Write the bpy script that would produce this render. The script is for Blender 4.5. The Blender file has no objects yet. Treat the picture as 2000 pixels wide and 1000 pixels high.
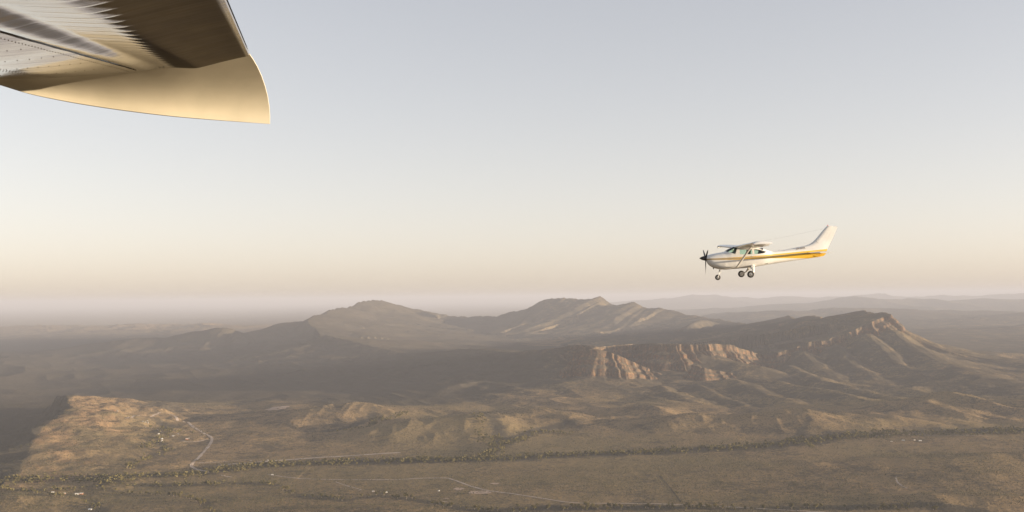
import bpy, bmesh, math, random
import numpy as np
from mathutils import Vector, Matrix

# ------------------------------------------------------------------ camera, sky, sun
sc = bpy.context.scene
COL = sc.collection
F = 2145.0                      # focal length in pixels of a 2000 px wide frame
ROLL = math.radians(-0.653)
PITCH = math.atan((581.6 - 500) / F)
cam_d = bpy.data.cameras.new('camera')
cam_d.sensor_width = 36.0
cam_d.lens = 36.0 * F / 2000.0
cam_d.clip_start = 0.1
cam_d.clip_end = 500000.0
cam = bpy.data.objects.new('camera', cam_d)
COL.objects.link(cam)
cam.matrix_world = Matrix.Rotation(math.radians(90) + PITCH, 4, 'X') @ Matrix.Rotation(ROLL, 4, 'Z')
sc.camera = cam
CAM = np.array(cam.matrix_world.to_3x3())

SUN_EL = math.radians(4.5)
SUN_AZ = math.radians(79.5)      # measured from straight behind the camera towards the right
SUN_DIR = Vector((math.cos(SUN_EL) * math.sin(SUN_AZ), -math.cos(SUN_EL) * math.cos(SUN_AZ), math.sin(SUN_EL)))
world = bpy.data.worlds.new('World')
sc.world = world
world.use_nodes = True
wn = world.node_tree
sky = wn.nodes.new('ShaderNodeTexSky')
sky.sky_type = 'NISHITA'
sky.sun_disc = False
sky.sun_elevation = SUN_EL
sky.sun_rotation = math.atan2(SUN_DIR.x, SUN_DIR.y)
sky.altitude = 1100.0
sky.air_density = 1.0
sky.dust_density = 1.8
sky.ozone_density = 1.0
gam = wn.nodes.new('ShaderNodeGamma'); gam.inputs[1].default_value = 0.63
wn.links.new(sky.outputs[0], gam.inputs[0])
bw = wn.nodes.new('ShaderNodeRGBToBW'); wn.links.new(gam.outputs[0], bw.inputs[0])
pale = wn.nodes.new('ShaderNodeMix'); pale.data_type = 'RGBA'; pale.inputs[0].default_value = 0.55
wn.links.new(gam.outputs[0], pale.inputs[6]); wn.links.new(bw.outputs[0], pale.inputs[7])
tint = wn.nodes.new('ShaderNodeMix'); tint.data_type = 'RGBA'; tint.blend_type = 'MULTIPLY'; tint.inputs[0].default_value = 1.0
tint.inputs[7].default_value = (1.033, 0.972, 0.998, 1.0)
wn.links.new(pale.outputs[2], tint.inputs[6])
wn.links.new(tint.outputs[2], wn.nodes['Background'].inputs[0])
wn.nodes['Background'].inputs[1].default_value = 0.15
sun_d = bpy.data.lights.new('sun', 'SUN')
sun_d.energy = 4.7
sun_d.angle = math.radians(0.5)
sun_d.color = (1.0, 0.80, 0.56)
sun = bpy.data.objects.new('sun', sun_d)
COL.objects.link(sun)
sun.rotation_euler = SUN_DIR.to_track_quat('Z', 'Y').to_euler()
sc.view_settings.view_transform = 'Standard'
sc.view_settings.look = 'None'
sc.view_settings.gamma = 1.0
sc.view_settings.exposure = 1.65
sc.cycles.use_denoising = True
sc.cycles.volume_bounces = 0
sc.cycles.max_bounces = 6
sc.cycles.caustics_reflective = False
sc.cycles.caustics_refractive = False

# ------------------------------------------------------------------ helpers
AGL = 650.0                     # metres of the camera above the plain


def pix_dir(px, py):
    d = CAM @ np.array([(px - 1000.0) / F, (500.0 - py) / F, -1.0])
    return d / d[1]


def at(px, py, Y):
    return pix_dir(px, py) * Y


def gnd(px, py, z=-AGL):
    d = pix_dir(px, py)
    return d * (z / d[2])


def tag(o, label=None, cat=None, group=None, kind=None):
    if label: o['label'] = label
    if cat: o['category'] = cat
    if group: o['group'] = group
    if kind: o['kind'] = kind
    return o


def link(name, me, m=None, parent=None):
    o = bpy.data.objects.new(name, me)
    COL.objects.link(o)
    if m is not None:
        for k in (m if isinstance(m, (list, tuple)) else [m]):
            me.materials.append(k)
    if parent is not None:
        o.parent = parent
    return o


def np_mesh(name, verts, faces, smooth=False, mats=None):
    """verts (n,3); faces (m,k) with one fixed k."""
    me = bpy.data.meshes.new(name)
    verts = np.ascontiguousarray(verts, dtype=np.float32)
    faces = np.ascontiguousarray(faces, dtype=np.int32)
    m, k = faces.shape
    me.vertices.add(len(verts))
    me.vertices.foreach_set('co', verts.ravel())
    me.loops.add(m * k)
    me.loops.foreach_set('vertex_index', faces.ravel())
    me.polygons.add(m)
    me.polygons.foreach_set('loop_start', np.arange(0, m * k, k, dtype=np.int32))
    try:
        me.polygons.foreach_set('loop_total', np.full(m, k, dtype=np.int32))
    except Exception:
        pass
    if mats is not None:
        me.polygons.foreach_set('material_index', np.ascontiguousarray(mats, dtype=np.int32))
    me.polygons.foreach_set('use_smooth', np.full(m, smooth, dtype=bool))
    me.update(calc_edges=True)
    return me


def add_attr(me, name, vals):
    a = me.attributes.new(name, 'FLOAT', 'POINT')
    a.data.foreach_set('value', np.ascontiguousarray(vals, dtype=np.float32))


def hash2(ix, iy, seed):
    h = (ix.astype(np.int64) * 0x3C6EF35F + seed * 974634777) & 0xFFFFFFFF
    h = ((h ^ (h >> 16)) * 0x45D9F3B) & 0xFFFFFFFF
    h = (h + iy.astype(np.int64) * 0x27220A95) & 0xFFFFFFFF
    h = ((h ^ (h >> 15)) * 0x2C1B3C6D) & 0xFFFFFFFF
    h = ((h ^ (h >> 12)) * 0x297A2D39) & 0xFFFFFFFF
    h = h ^ (h >> 15)
    return (h & 0xFFFFFF).astype(np.float32) / float(0xFFFFFF)


def vnoise(x, y, seed=0):
    """gradient-smooth value noise in -1..1"""
    ix = np.floor(x); iy = np.floor(y)
    fx = (x - ix).astype(np.float32); fy = (y - iy).astype(np.float32)
    ux = fx * fx * fx * (fx * (fx * 6 - 15) + 10)
    uy = fy * fy * fy * (fy * (fy * 6 - 15) + 10)
    a = hash2(ix, iy, seed); b = hash2(ix + 1, iy, seed)
    c = hash2(ix, iy + 1, seed); d = hash2(ix + 1, iy + 1, seed)
    return ((a * (1 - ux) + b * ux) * (1 - uy) + (c * (1 - ux) + d * ux) * uy) * 2 - 1


def fbm(x, y, seed=0, octs=4, gain=0.5):
    s = 0; a = 1.0; t = 0
    for k in range(octs):
        c, n = math.cos(.6 + 1.1 * k), math.sin(.6 + 1.1 * k)
        s = s + a * vnoise((x * c - y * n) * 2 ** k + 17.3 * k, (x * n + y * c) * 2 ** k - 9.1 * k, seed + k * 7)
        t += a; a *= gain
    return s / t


def ridged(x, y, seed=0, octs=3):
    s = 0; a = 1.0; t = 0
    for k in range(octs):
        s = s + a * (1 - 2 * np.abs(vnoise(x * 2 ** k + 5.7 * k, y * 2 ** k + 3.3 * k, seed + k * 11)))
        t += a; a *= 0.5
    return s / t


def sstep(a, b, x):
    t = np.clip((x - a) / (b - a), 0, 1)
    return t * t * (3 - 2 * t)


# ------------------------------------------------------------------ terrain height
def catmull(P, n):
    P = np.asarray(P, float)
    out = []
    Q = np.vstack([2 * P[0] - P[1], P, 2 * P[-1] - P[-2]])
    for i in range(1, len(Q) - 2):
        for t in np.arange(n) / n:
            p0, p1, p2, p3 = Q[i - 1], Q[i], Q[i + 1], Q[i + 2]
            out.append(0.5 * ((2 * p1) + (-p0 + p2) * t + (2 * p0 - 5 * p1 + 4 * p2 - p3) * t * t + (-p0 + 3 * p1 - 3 * p2 + p3) * t ** 3))
    out.append(P[-1])
    return np.array(out)


def traced(pts):
    return np.array([at(a, b, c * 1000.0) for a, b, c in pts])


# the rim of the great basin, walked with its outside on the right hand
RIM_PX = [(640, 655, 11.9), (690, 668, 11.3), (750, 682, 10.7), (800, 690, 10.2), (860, 686, 9.8), (930, 681, 9.4),
          (1000, 688, 9.0), (1060, 682, 8.6), (1105, 675, 8.45), (1140, 675, 8.25), (1170, 676, 8.2),
          (1205, 673, 8.5), (1250, 671, 8.65), (1280, 671, 8.4), (1298, 671, 7.95), (1350, 672, 8.12), (1400, 673, 8.26), (1436, 678, 8.42),
          (1462, 687, 8.55), (1490, 692, 8.68), (1520, 688, 8.6), (1545, 681, 8.8), (1580, 669, 8.75), (1620, 660, 8.9),
          (1655, 648, 9.0), (1690, 633, 9.05), (1721, 611, 9.25), (1712, 612.5, 9.5), (1698, 612.5, 9.75), (1690, 606, 9.9), (1672, 609, 10.15), (1655, 614, 10.4), (1632, 620, 10.75), (1608, 626, 11.2), (1592, 616.5, 11.6),
          (1562, 627, 12.2), (1537, 620, 12.7), (1500, 629, 13.4), (1455, 633, 14.3), (1420, 627, 15.2),
          (1380, 621, 15.8), (1350, 616, 16.1), (1310, 608, 16.4), (1290, 601, 16.5), (1258, 600, 16.6), (1236, 592, 16.7), (1205, 598, 16.9),
          (1190, 594, 17.0), (1172, 581, 17.1), (1152, 588, 17.3), (1110, 585, 17.5), (1070, 587, 17.6), (1030, 601, 17.7), (990, 614, 17.9),
          (950, 619, 18.1), (900, 619, 18.5), (865, 613, 18.7), (830, 611, 18.6), (790, 600, 18.3), (750, 591, 17.9),
          (720, 586, 17.4), (700, 593, 16.9), (678, 600, 16.5), (652, 605, 15.9), (640, 611, 15.5), (622, 617, 14.9), (600, 627, 14.2), (612, 640, 13.2)]
RIM = traced(RIM_PX)
SPURS = [  # (points, near half width, far half width, name) crest traced from the photograph
    # bluff that stands out in front of the plateau
    dict(p=[(1131, 690, 7.62), (1146, 684, 7.55), (1172, 683, 7.5), (1200, 693, 7.53), (1232, 707, 7.58), (1262, 721, 7.66), (1286, 730, 7.74)], kind='cliff', w=0.8),
    dict(p=[(1160, 675, 8.2), (1158, 680, 7.8), (1160, 683, 7.55)], kind='cliff', w=0.8),
    dict(p=[(1356, 713, 7.6), (1374, 718, 7.52), (1402, 724, 7.56), (1432, 729, 7.68)], kind='cliff', w=0.62),
    dict(p=[(1440, 726, 7.75), (1470, 731, 7.7), (1488, 735, 7.72)], kind='cliff', w=0.4),
    dict(p=[(1380, 690, 8.1), (1425, 705, 7.95), (1470, 716, 7.8)], kind='hill', w=0.5),
    # outliers left of the basin
    dict(p=[(604, 627, 14.3), (575, 627, 14.2), (540, 630, 14.0), (508, 643, 13.9), (475, 651, 13.8), (440, 642, 13.8), (402, 647, 13.8), (350, 655, 13.8), (270, 660, 13.8), (200, 668, 13.8)], kind='hill', w=0.9),
    # hill at lower left
    dict(p=[(165, 775, 6.3), (136, 779, 5.95), (138, 795, 5.65), (112, 816, 5.32), (74, 849, 4.88), (56, 880, 4.5), (46, 906, 4.28), (44, 925, 4.12)], kind='hill', w=0.40, steep=True),
    # spurs below the right hand peak
    dict(p=[(1735, 640, 9.1), (1775, 672, 8.6), (1830, 702, 8.0), (1900, 728, 7.4), (1990, 752, 6.9)], kind='hill', w=0.42),
    dict(p=[(1690, 652, 8.9), (1730, 690, 8.3), (1790, 728, 7.6), (1860, 757, 7.0), (1930, 775, 6.7)], kind='hill', w=0.36),
    dict(p=[(1630, 672, 8.8), (1665, 708, 8.1), (1715, 742, 7.4), (1780, 772, 6.8)], kind='hill', w=0.34),
    dict(p=[(1570, 684, 8.7), (1600, 716, 8.0), (1640, 750, 7.3), (1690, 782, 6.7)], kind='hill', w=0.34),
    dict(p=[(1172, 750, 7.25), (1190, 770, 6.85), (1207, 794, 6.4)], kind='hill', w=0.17),
    dict(p=[(1230, 748, 7.3), (1262, 769, 6.8), (1302, 790, 6.3)], kind='hill', w=0.16),
    dict(p=[(1289, 752, 7.1), (1332, 776, 6.55), (1387, 803, 6.0)], kind='hill', w=0.17),
    dict(p=[(1360, 752, 7.2), (1400, 770, 6.8), (1450, 790, 6.35)], kind='hill', w=0.16),
    dict(p=[(1433, 741, 7.3), (1476, 756, 6.95), (1523, 776, 6.5), (1578, 792, 6.1)], kind='hill', w=0.18),
    dict(p=[(1465, 737, 7.45), (1558, 752, 7.0), (1660, 772, 6.5), (1758, 791, 6.1)], kind='hill', w=0.19),
    dict(p=[(1540, 712, 8.1), (1600, 738, 7.4), (1680, 762, 6.8), (1780, 782, 6.3)], kind='hill', w=0.2),
    dict(p=[(1640, 797, 6.1), (1740, 806, 5.85), (1850, 816, 5.7)], kind='hill', w=0.15),
    dict(p=[(1332, 648, 13.7), (1348, 632, 14.2), (1372, 624, 14.6), (1402, 631, 14.7)], kind='hill', w=0.36),
    # far ranges
    dict(p=[(1760, 668, 13.0), (1800, 652, 15.0), (1860, 643, 16.0), (1915, 645, 16.0), (1970, 641, 16.5), (2060, 636, 17.0), (2200, 640, 18.0)], kind='hill', w=1.5),
    dict(p=[(1730, 650, 17.0), (1800, 630, 20.0), (1870, 622, 21.0), (1910, 617, 21.0), (1950, 620, 21.0), (2050, 610, 22.0), (2200, 606, 23.0)], kind='hill', w=2.2),
    dict(p=[(1400, 620, 24.0), (1440, 612, 24.0), (1500, 610, 24.0), (1560, 606, 25.0), (1640, 600, 25.0), (1720, 603, 26.0), (1800, 606, 26.0), (1900, 608, 26.0)], kind='hill', w=3.0),
    dict(p=[(1600, 592, 38.0), (1670, 580, 38.0), (1720, 584, 38.0), (1760, 586, 38.0), (1800, 580, 38.0), (1840, 585, 38.0), (1900, 587, 38.0), (2000, 585, 38.0), (2150, 586, 38)], kind='hill', w=4.0),
    dict(p=[(1300, 584, 60.0), (1345, 579, 60.0), (1395, 577, 60.0), (1450, 579, 60.0), (1560, 582, 60.0), (1660, 579, 60.0), (1704, 578, 60), (1722, 575, 60.0), (1740, 578, 60), (1850, 579, 60.0), (1920, 576, 60.0), (2000, 573, 60.0), (2200, 570, 60.0)], kind='hill', w=5.0),
]
for s_ in SPURS:
    s_['P'] = catmull(traced(s_['p']), 3)
RIMC = catmull(RIM, 2)

# small rounded hills on the plain: (px, py of the foot, height, length along x, length along y, turn)
KNOLLS = [(655, 822, 22, 300, 330, 20), (705, 818, 22, 250, 300, -10), (745, 824, 20, 190, 200, 0), (600, 826, 22, 200, 240, 10),
          (720, 862, 20, 200, 150, 0), (760, 850, 26, 220, 190, 0), (830, 838, 24, 260, 200, 0), (880, 845, 26, 230, 190, 15),
          (925, 850, 22, 230, 160, 0), (850, 862, 16, 160, 110, 0), (905, 866, 15, 180, 110, 0), (960, 840, 20, 220, 220, 0),
          (800, 868, 12, 150, 100, 0), (450, 835, 14, 240, 220, 0), (545, 852, 14, 260, 200, 0), (480, 868, 12, 240, 180, 0), (1070, 828, 24, 280, 220, 0),
          (1010, 822, 22, 240, 220, 0), (1180, 832, 20, 260, 160, 0), (1260, 840, 22, 280, 180, 0), (1390, 838, 26, 300, 200, 0),
          (1500, 836, 26, 320, 200, 0), (1610, 842, 26, 280, 170, 0), (1690, 838, 24, 260, 180, 0), (1760, 820, 30, 340, 200, 0), (1850, 812, 40, 380, 220, 0),
          (1960, 806, 34, 340, 240, 0), (1990, 905, 26, 420, 200, 0), (1860, 985, 20, 300, 140, 0), (250, 860, 10, 180, 160, 0), (200, 885, 10, 160, 130, 0),
          (150, 900, 16, 150, 130, 0), (120, 880, 16, 160, 160, 0), (10, 985, 18, 200, 120, 0), (420, 985, 8, 240, 90, 0), (720, 998, 8, 260, 90, 0),
          (290, 935, 6, 220, 90, 0), (1700, 915, 14, 500, 180, 0), (1880, 940, 16, 420, 160, 0), (1290, 815, 24, 240, 200, 0), (330, 800, 10, 300, 250, 0)]


def polydist(X, Y, P):
    """nearest distance to a polyline, crest height and arc length there"""
    best = np.full(X.shape, 1e18); zc = np.zeros(X.shape); sa = np.zeros(X.shape)
    acc = 0.0
    for i in range(len(P) - 1):
        ax, ay, az = P[i]; bx, by, bz = P[i + 1]
        dx, dy = bx - ax, by - ay
        L2 = dx * dx + dy * dy
        L = math.sqrt(L2)
        t = np.clip(((X - ax) * dx + (Y - ay) * dy) / L2, 0, 1)
        d2 = (X - ax - t * dx) ** 2 + (Y - ay - t * dy) ** 2
        m = d2 < best
        best[m] = d2[m]; tm = t[m]
        zc[m] = az + (bz - az) * tm
        sa[m] = acc + L * tm
        acc += L
    return np.sqrt(best), zc, sa


def inside(X, Y, P):
    r = np.zeros(X.shape, bool)
    n = len(P)
    for i in range(n):
        ax, ay = P[i][:2]; bx, by = P[(i + 1) % n][:2]
        if ay == by: continue
        c = (ay > Y) != (by > Y)
        r ^= c & (X < (bx - ax) * (Y - ay) / (by - ay) + ax)
    return r


CLIFF_D = np.array([-400, 0, 7, 22, 44, 49, 66, 96, 104, 124, 400, 760, 1250, 1800, 2600, 1e6])
CLIFF_H = np.array([1.0, 1.0, .84, .80, .74, .65, .62, .55, .38, .345, .235, .145, .075, .03, 0.0, 0.0])
SOFT_D = np.array([-400, 0, 60, 200, 450, 800, 1300, 2000, 2800, 1e6])
SOFT_H = np.array([1.0, 1.0, .93, .74, .47, .27, .12, .04, 0.0, 0.0])
DIP_D = np.array([-400, 0, 250, 700, 1300, 2200, 3200, 1e6])
DIP_H = np.array([1.0, 1.0, .90, .64, .36, .12, 0.0, 0.0])


def height(X, Y):
    """terrain height and rock amount at world points"""
    X = np.asarray(X, float); Y = np.asarray(Y, float)
    R = np.hypot(X, Y)
    near = sstep(22000, 9000, R)
    # gentle plain
    rel = 0.5 * (sstep(4300, 5600, Y) * sstep(12000, 8000, Y)) + 0.12
    right = sstep(0.12, 0.30, X / np.maximum(Y, 1)) * sstep(4600, 5600, Y)
    z = -AGL + near * (rel * 13.0 * fbm(X / 620.0, Y / 620.0, 3, 3) + (rel + 0.5 * right) * 8.0 * fbm(X / 210.0, Y / 210.0, 5, 3)
                       + 0.8 * fbm(X / 45.0, Y / 45.0, 9, 2))
    z = z + right * near * 40.0 * ridged((X + 0.9 * Y) / 700.0, (Y - 0.5 * X) / 1900.0, 41, 4)
    belt = sstep(5150, 5700, Y) * sstep(8200, 7200, Y) * sstep(-0.26, -0.19, X / np.maximum(Y, 1))
    z = z + belt * (26.0 * fbm(X / 460.0, Y / 520.0, 55, 2) + 26.0 * ridged((X + .5 * Y) / 560.0, (Y - .4 * X) / 1100.0, 57, 3))
    far = sstep(17000, 30000, R)
    z = z + far * 14.0 * fbm(X / 1500.0, Y / 1500.0, 21, 4)
    # eroded badlands on the far plain, left
    bl = np.exp(-((Y - 25500.0) / 2600.0) ** 2) * sstep(-4500.0, -7500.0, X)
    z = z + bl * (70.0 + 110.0 * ridged(X / 1100.0, Y / 1500.0, 77, 4))
    z = z + sstep(11500, 16000, Y) * sstep(3500, 6500, X) * sstep(60000, 40000, Y) * 110 * np.maximum(0, ridged(X / 2100.0, Y / 3400.0, 51, 4))
    for (px, py, h, lx, ly, rot) in KNOLLS:
        c = gnd(px, py)
        a = math.radians(rot)
        u = (X - c[0]) * math.cos(a) + (Y - c[1]) * math.sin(a)
        v = -(X - c[0]) * math.sin(a) + (Y - c[1]) * math.cos(a)
        m = (np.abs(u) < 3 * lx) & (np.abs(v) < 3 * ly)
        if m.any():
            um = u[m]; vm = v[m]
            w = np.exp(-(um / lx) ** 2 - (vm / ly) ** 2)
            z[m] += 1.15 * h * w * (1 + 0.45 * ridged(X[m] / 330.0, Y[m] / 480.0, 15, 3))
    shade = sstep(7000, 8200, Y) * sstep(15000, 12500, Y) * sstep(500, -900, X)
    z = z + shade * (46.0 * fbm(X / 1500.0, Y / 1700.0, 131, 3) + 34.0 * ridged((X + .4 * Y) / 1000.0, (Y - .4 * X) / 2000.0, 133, 3))
    base = z.copy()
    rock = np.zeros(X.shape)
    crest = np.zeros(X.shape)
    # the great basin
    m = (Y > 4300) & (Y < 24000) & (X > -9500) & (X < 9500)
    xm = X[m]; ym = Y[m]
    if xm.size:
        d, zc, s = polydist(xm, ym, RIMC)
        ins = inside(xm, ym, RIMC)
        zc = zc + (20.0 + 16.0 * sstep(12500, 14500, ym)) * (.7 * fbm(s / 260.0, s * 0 + 0.5, 33, 4) + .5 * ridged(s / 190.0, s * 0 + 0.5, 35, 2)) * sstep(8000, 14000, ym)
        bm = base[m] + 70.0 * sstep(0, 1500, np.where(ins, d, 0))
        frontal = sstep(280.0, 560.0, xm) * sstep(12500, 11000, ym)
        # buttresses and gullies across the scarp
        rg = 0.75 * ridged(s / 340.0, s * 0 + d / 2400.0, 61, 1) + 0.85 * ridged(s / 120.0, d / 1400.0, 62, 1)
        rs = ridged(s / 46.0, d / 500.0, 67, 2)
        rb = ridged(s / 560.0, d / 2600.0, 71, 3)
        grow = sstep(0, 140, d)
        dd = d - (frontal * (60 * rg + 32 * rs) + 30 * rb * (1 - frontal)) * (0.55 + 0.45 * grow) * (~ins) - 12 * frontal
        dd = dd * (1 - 0.5 * np.clip(rb, -1, 1) * sstep(150, 600, d) * sstep(1900, 900, d))
        dd = np.maximum(dd, -399)
        kf = frontal * np.clip(1.0 - (zc - bm - 330.0) / 170.0, .30, 1.0)
        out = np.interp(dd, CLIFF_D, CLIFF_H) * kf + np.interp(dd, SOFT_D, SOFT_H) * (1 - kf)
        din = d * (1 - 0.22 * ridged(s / 520.0, d / 1500.0, 83, 3) * sstep(50, 500, d))
        inn = np.interp(din, DIP_D, DIP_H)
        P = np.where(ins, inn, out)
        zr = bm + (zc - bm) * P
        zr = zr + (4.5 * fbm(xm / 60.0, ym / 60.0, 91, 3) + 15 * fbm(xm / 240.0, ym / 240.0, 93, 3) + 10 * ridged(xm / 330.0, ym / 330.0, 97, 2)) * sstep(0.02, .3, P) * np.where(ins | (frontal > .5), 0.55, 1.0)
        z[m] = np.maximum(zr, np.where(ins, bm, zr))
        zr = zr + frontal * (~ins) * 17.0 * ridged(s / 170.0, d / 1500.0, 101, 3) * sstep(120, 320, d) * sstep(1700, 700, d)
        zr = zr + (1 - frontal) * (15.0 * fbm(xm / 190.0, ym / 190.0, 109, 3) + 9.0 * ridged(xm / 260.0, ym / 260.0, 111, 3)) * sstep(.15, .6, P)
        zr = zr + (1 - frontal) * 24.0 * ridged(s / 420.0, d / 1300.0, 103, 4) * sstep(40, 350, d) * sstep(1700, 700, d)
        led = zr / 46.0 + 0.8 * fbm(xm / 500.0, ym / 500.0, 99, 2)
        led = led - np.floor(led)
        zr = zr + (14.0 * np.minimum(led / .8, (1 - led) / .2) - 7.0) * frontal * (~ins) * sstep(.06, .2, P) * sstep(1.0, .9, P)
        rk = frontal * (~ins) * sstep(0.30, 0.36, P) * sstep(1.02, 0.96, P)
        rock[m] = np.maximum(rock[m], rk)
        crest[m] = np.maximum(crest[m], P * (zc - bm > 60))
    for k, S in enumerate(SPURS):
        P_ = S['P']; w = S['w'] * 1000.0
        reach = 2.6 * w if S['kind'] == 'hill' else 2700.0
        lo = P_.min(0) - reach; hi = P_.max(0) + reach
        m = (X > lo[0]) & (X < hi[0]) & (Y > lo[1]) & (Y < hi[1])
        if not m.any():
            continue
        xm = X[m]; ym = Y[m]; bm = z[m]; b0 = base[m]
        xw = xm + ((170.0 * fbm(xm / 210.0, ym / 190.0, 311, 4) if S.get('steep') else 36.0 * fbm(xm / 300.0, ym / 260.0, 301 + k, 3)) if S['w'] < 1 and S['kind'] == 'hill' else 0)
        d, zc, s = polydist(xw, ym, P_)
        if S['kind'] == 'cliff':
            rg = 0.5 * ridged(s / 230.0 + k * 7.7, d / 1700.0, 161, 1) + 0.85 * ridged(s / 95.0 + k * 7.7, d / 900.0, 162, 1)
            rs = ridged(s / 38.0, d / 300.0, 167, 2)
            dd = np.maximum(d / S['w'] - 26 - (50 * rg + 30 * rs) * (0.6 + 0.4 * sstep(0, 120, d)), -399)
            P = np.interp(dd, CLIFF_D, CLIFF_H)
            rk = sstep(0.30, 0.36, P) * sstep(1.02, 0.97, P)
        else:
            rg = ridged(s / (0.9 * w) + k * 3.3, d / (2.0 * w) + k, 171 + k, 4)
            q = d / w * (1 - (0.30 if w < 1000 else 0.5) * rg)
            if S.get('steep'):
                o_ = np.argsort(P_[:, 1])
                q = q * np.where(xw < np.interp(ym, P_[o_, 1], P_[o_, 0]), 3.0, 0.9)
            P = np.interp(q, [0, .12, .3, .6, 1.0, 1.5, 2.1, 2.6], [1, .97, .84, .56, .28, .10, .02, 0])
            rk = np.zeros(xm.shape)
            if S.get('steep'):
                zc = zc + 16.0 * fbm(s / 170.0, s * 0 + .5, 207, 3)
            if w >= 1000:
                zc = zc + np.maximum(zc - b0, 0) * (0.25 * fbm(xm / (.6 * w), ym / (.8 * w), 205 + k, 4) + .16 * ridged(xm / (.3 * w), ym / (.5 * w), 215 + k, 3))
            zc = zc + 0.05 * np.minimum(w, 900) * fbm(s / (0.5 * w), s * 0 + k, 201, 3) * (w > 500)
        zs = b0 + np.maximum(zc - b0, 0) * P
        if S['kind'] == 'hill' and w < 600:
            zs = zs + (2.2 * fbm(xm / 50.0, ym / 50.0, 95, 2) + 9.0 * fbm(xm / 190.0, ym / 190.0, 96, 3)) * sstep(0, .25, P)
        up = zs > bm
        zz = bm + np.maximum(zs - bm, 0)
        z[m] = zz
        r0 = rock[m]
        rock[m] = np.where(up, rk, r0)
        c0 = crest[m]
        crest[m] = np.where(up, P, c0)
    return z, rock, crest


# ------------------------------------------------------------------ material helpers
def mat(name):
    m = bpy.data.materials.new(name)
    m.use_nodes = True
    return m, m.node_tree, m.node_tree.nodes['Principled BSDF']


class NT:
    def __init__(self, tree):
        self.t = tree

    def n(self, typ, **kw):
        nd = self.t.nodes.new(typ)
        for k, v in kw.items():
            setattr(nd, k, v)
        return nd

    def link(self, a, b):
        self.t.links.new(a, b)

    def val(self, sock, v):
        if hasattr(v, 'is_linked') or isinstance(v, bpy.types.NodeSocket):
            self.t.links.new(v, sock)
        else:
            sock.default_value = v

    def math(self, op, a, b=0.0, c=None, clamp=False):
        nd = self.n('ShaderNodeMath', operation=op, use_clamp=clamp)
        self.val(nd.inputs[0], a); self.val(nd.inputs[1], b)
        if c is not None: self.val(nd.inputs[2], c)
        return nd.outputs[0]

    def maprange(self, v, a, b, c=0.0, d=1.0, smooth=True):
        nd = self.n('ShaderNodeMapRange', interpolation_type='SMOOTHSTEP' if smooth else 'LINEAR')
        self.val(nd.inputs[0], v)
        for i, q in enumerate((a, b, c, d)):
            nd.inputs[i + 1].default_value = q
        return nd.outputs[0]

    def mix(self, f, a, b, blend='MIX'):
        nd = self.n('ShaderNodeMix', data_type='RGBA', blend_type=blend)
        self.val(nd.inputs[0], f)
        for s_, q in ((nd.inputs[6], a), (nd.inputs[7], b)):
            if isinstance(q, tuple): s_.default_value = (*q[:3], 1.0)
            else: self.link(q, s_)
        return nd.outputs[2]

    def noise(self, vec, scale, detail=4.0, rough=0.55, dist=0.0):
        nd = self.n('ShaderNodeTexNoise')
        nd.inputs['Scale'].default_value = scale
        nd.inputs['Detail'].default_value = detail
        nd.inputs['Roughness'].default_value = rough
        nd.inputs['Distortion'].default_value = dist
        if vec is not None: self.link(vec, nd.inputs['Vector'])
        return nd.outputs[0]

    def mapping(self, vec, scale=(1, 1, 1), rot=(0, 0, 0), loc=(0, 0, 0)):
        nd = self.n('ShaderNodeMapping')
        nd.inputs['Scale'].default_value = scale
        nd.inputs['Rotation'].default_value = rot
        nd.inputs['Location'].default_value = loc
        self.link(vec, nd.inputs['Vector'])
        return nd.outputs[0]

    def bump(self, h, dist, strength=1.0):
        nd = self.n('ShaderNodeBump')
        nd.inputs['Strength'].default_value = strength
        nd.inputs['Distance'].default_value = dist
        self.link(h, nd.inputs['Height'])
        return nd.outputs[0]


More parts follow.
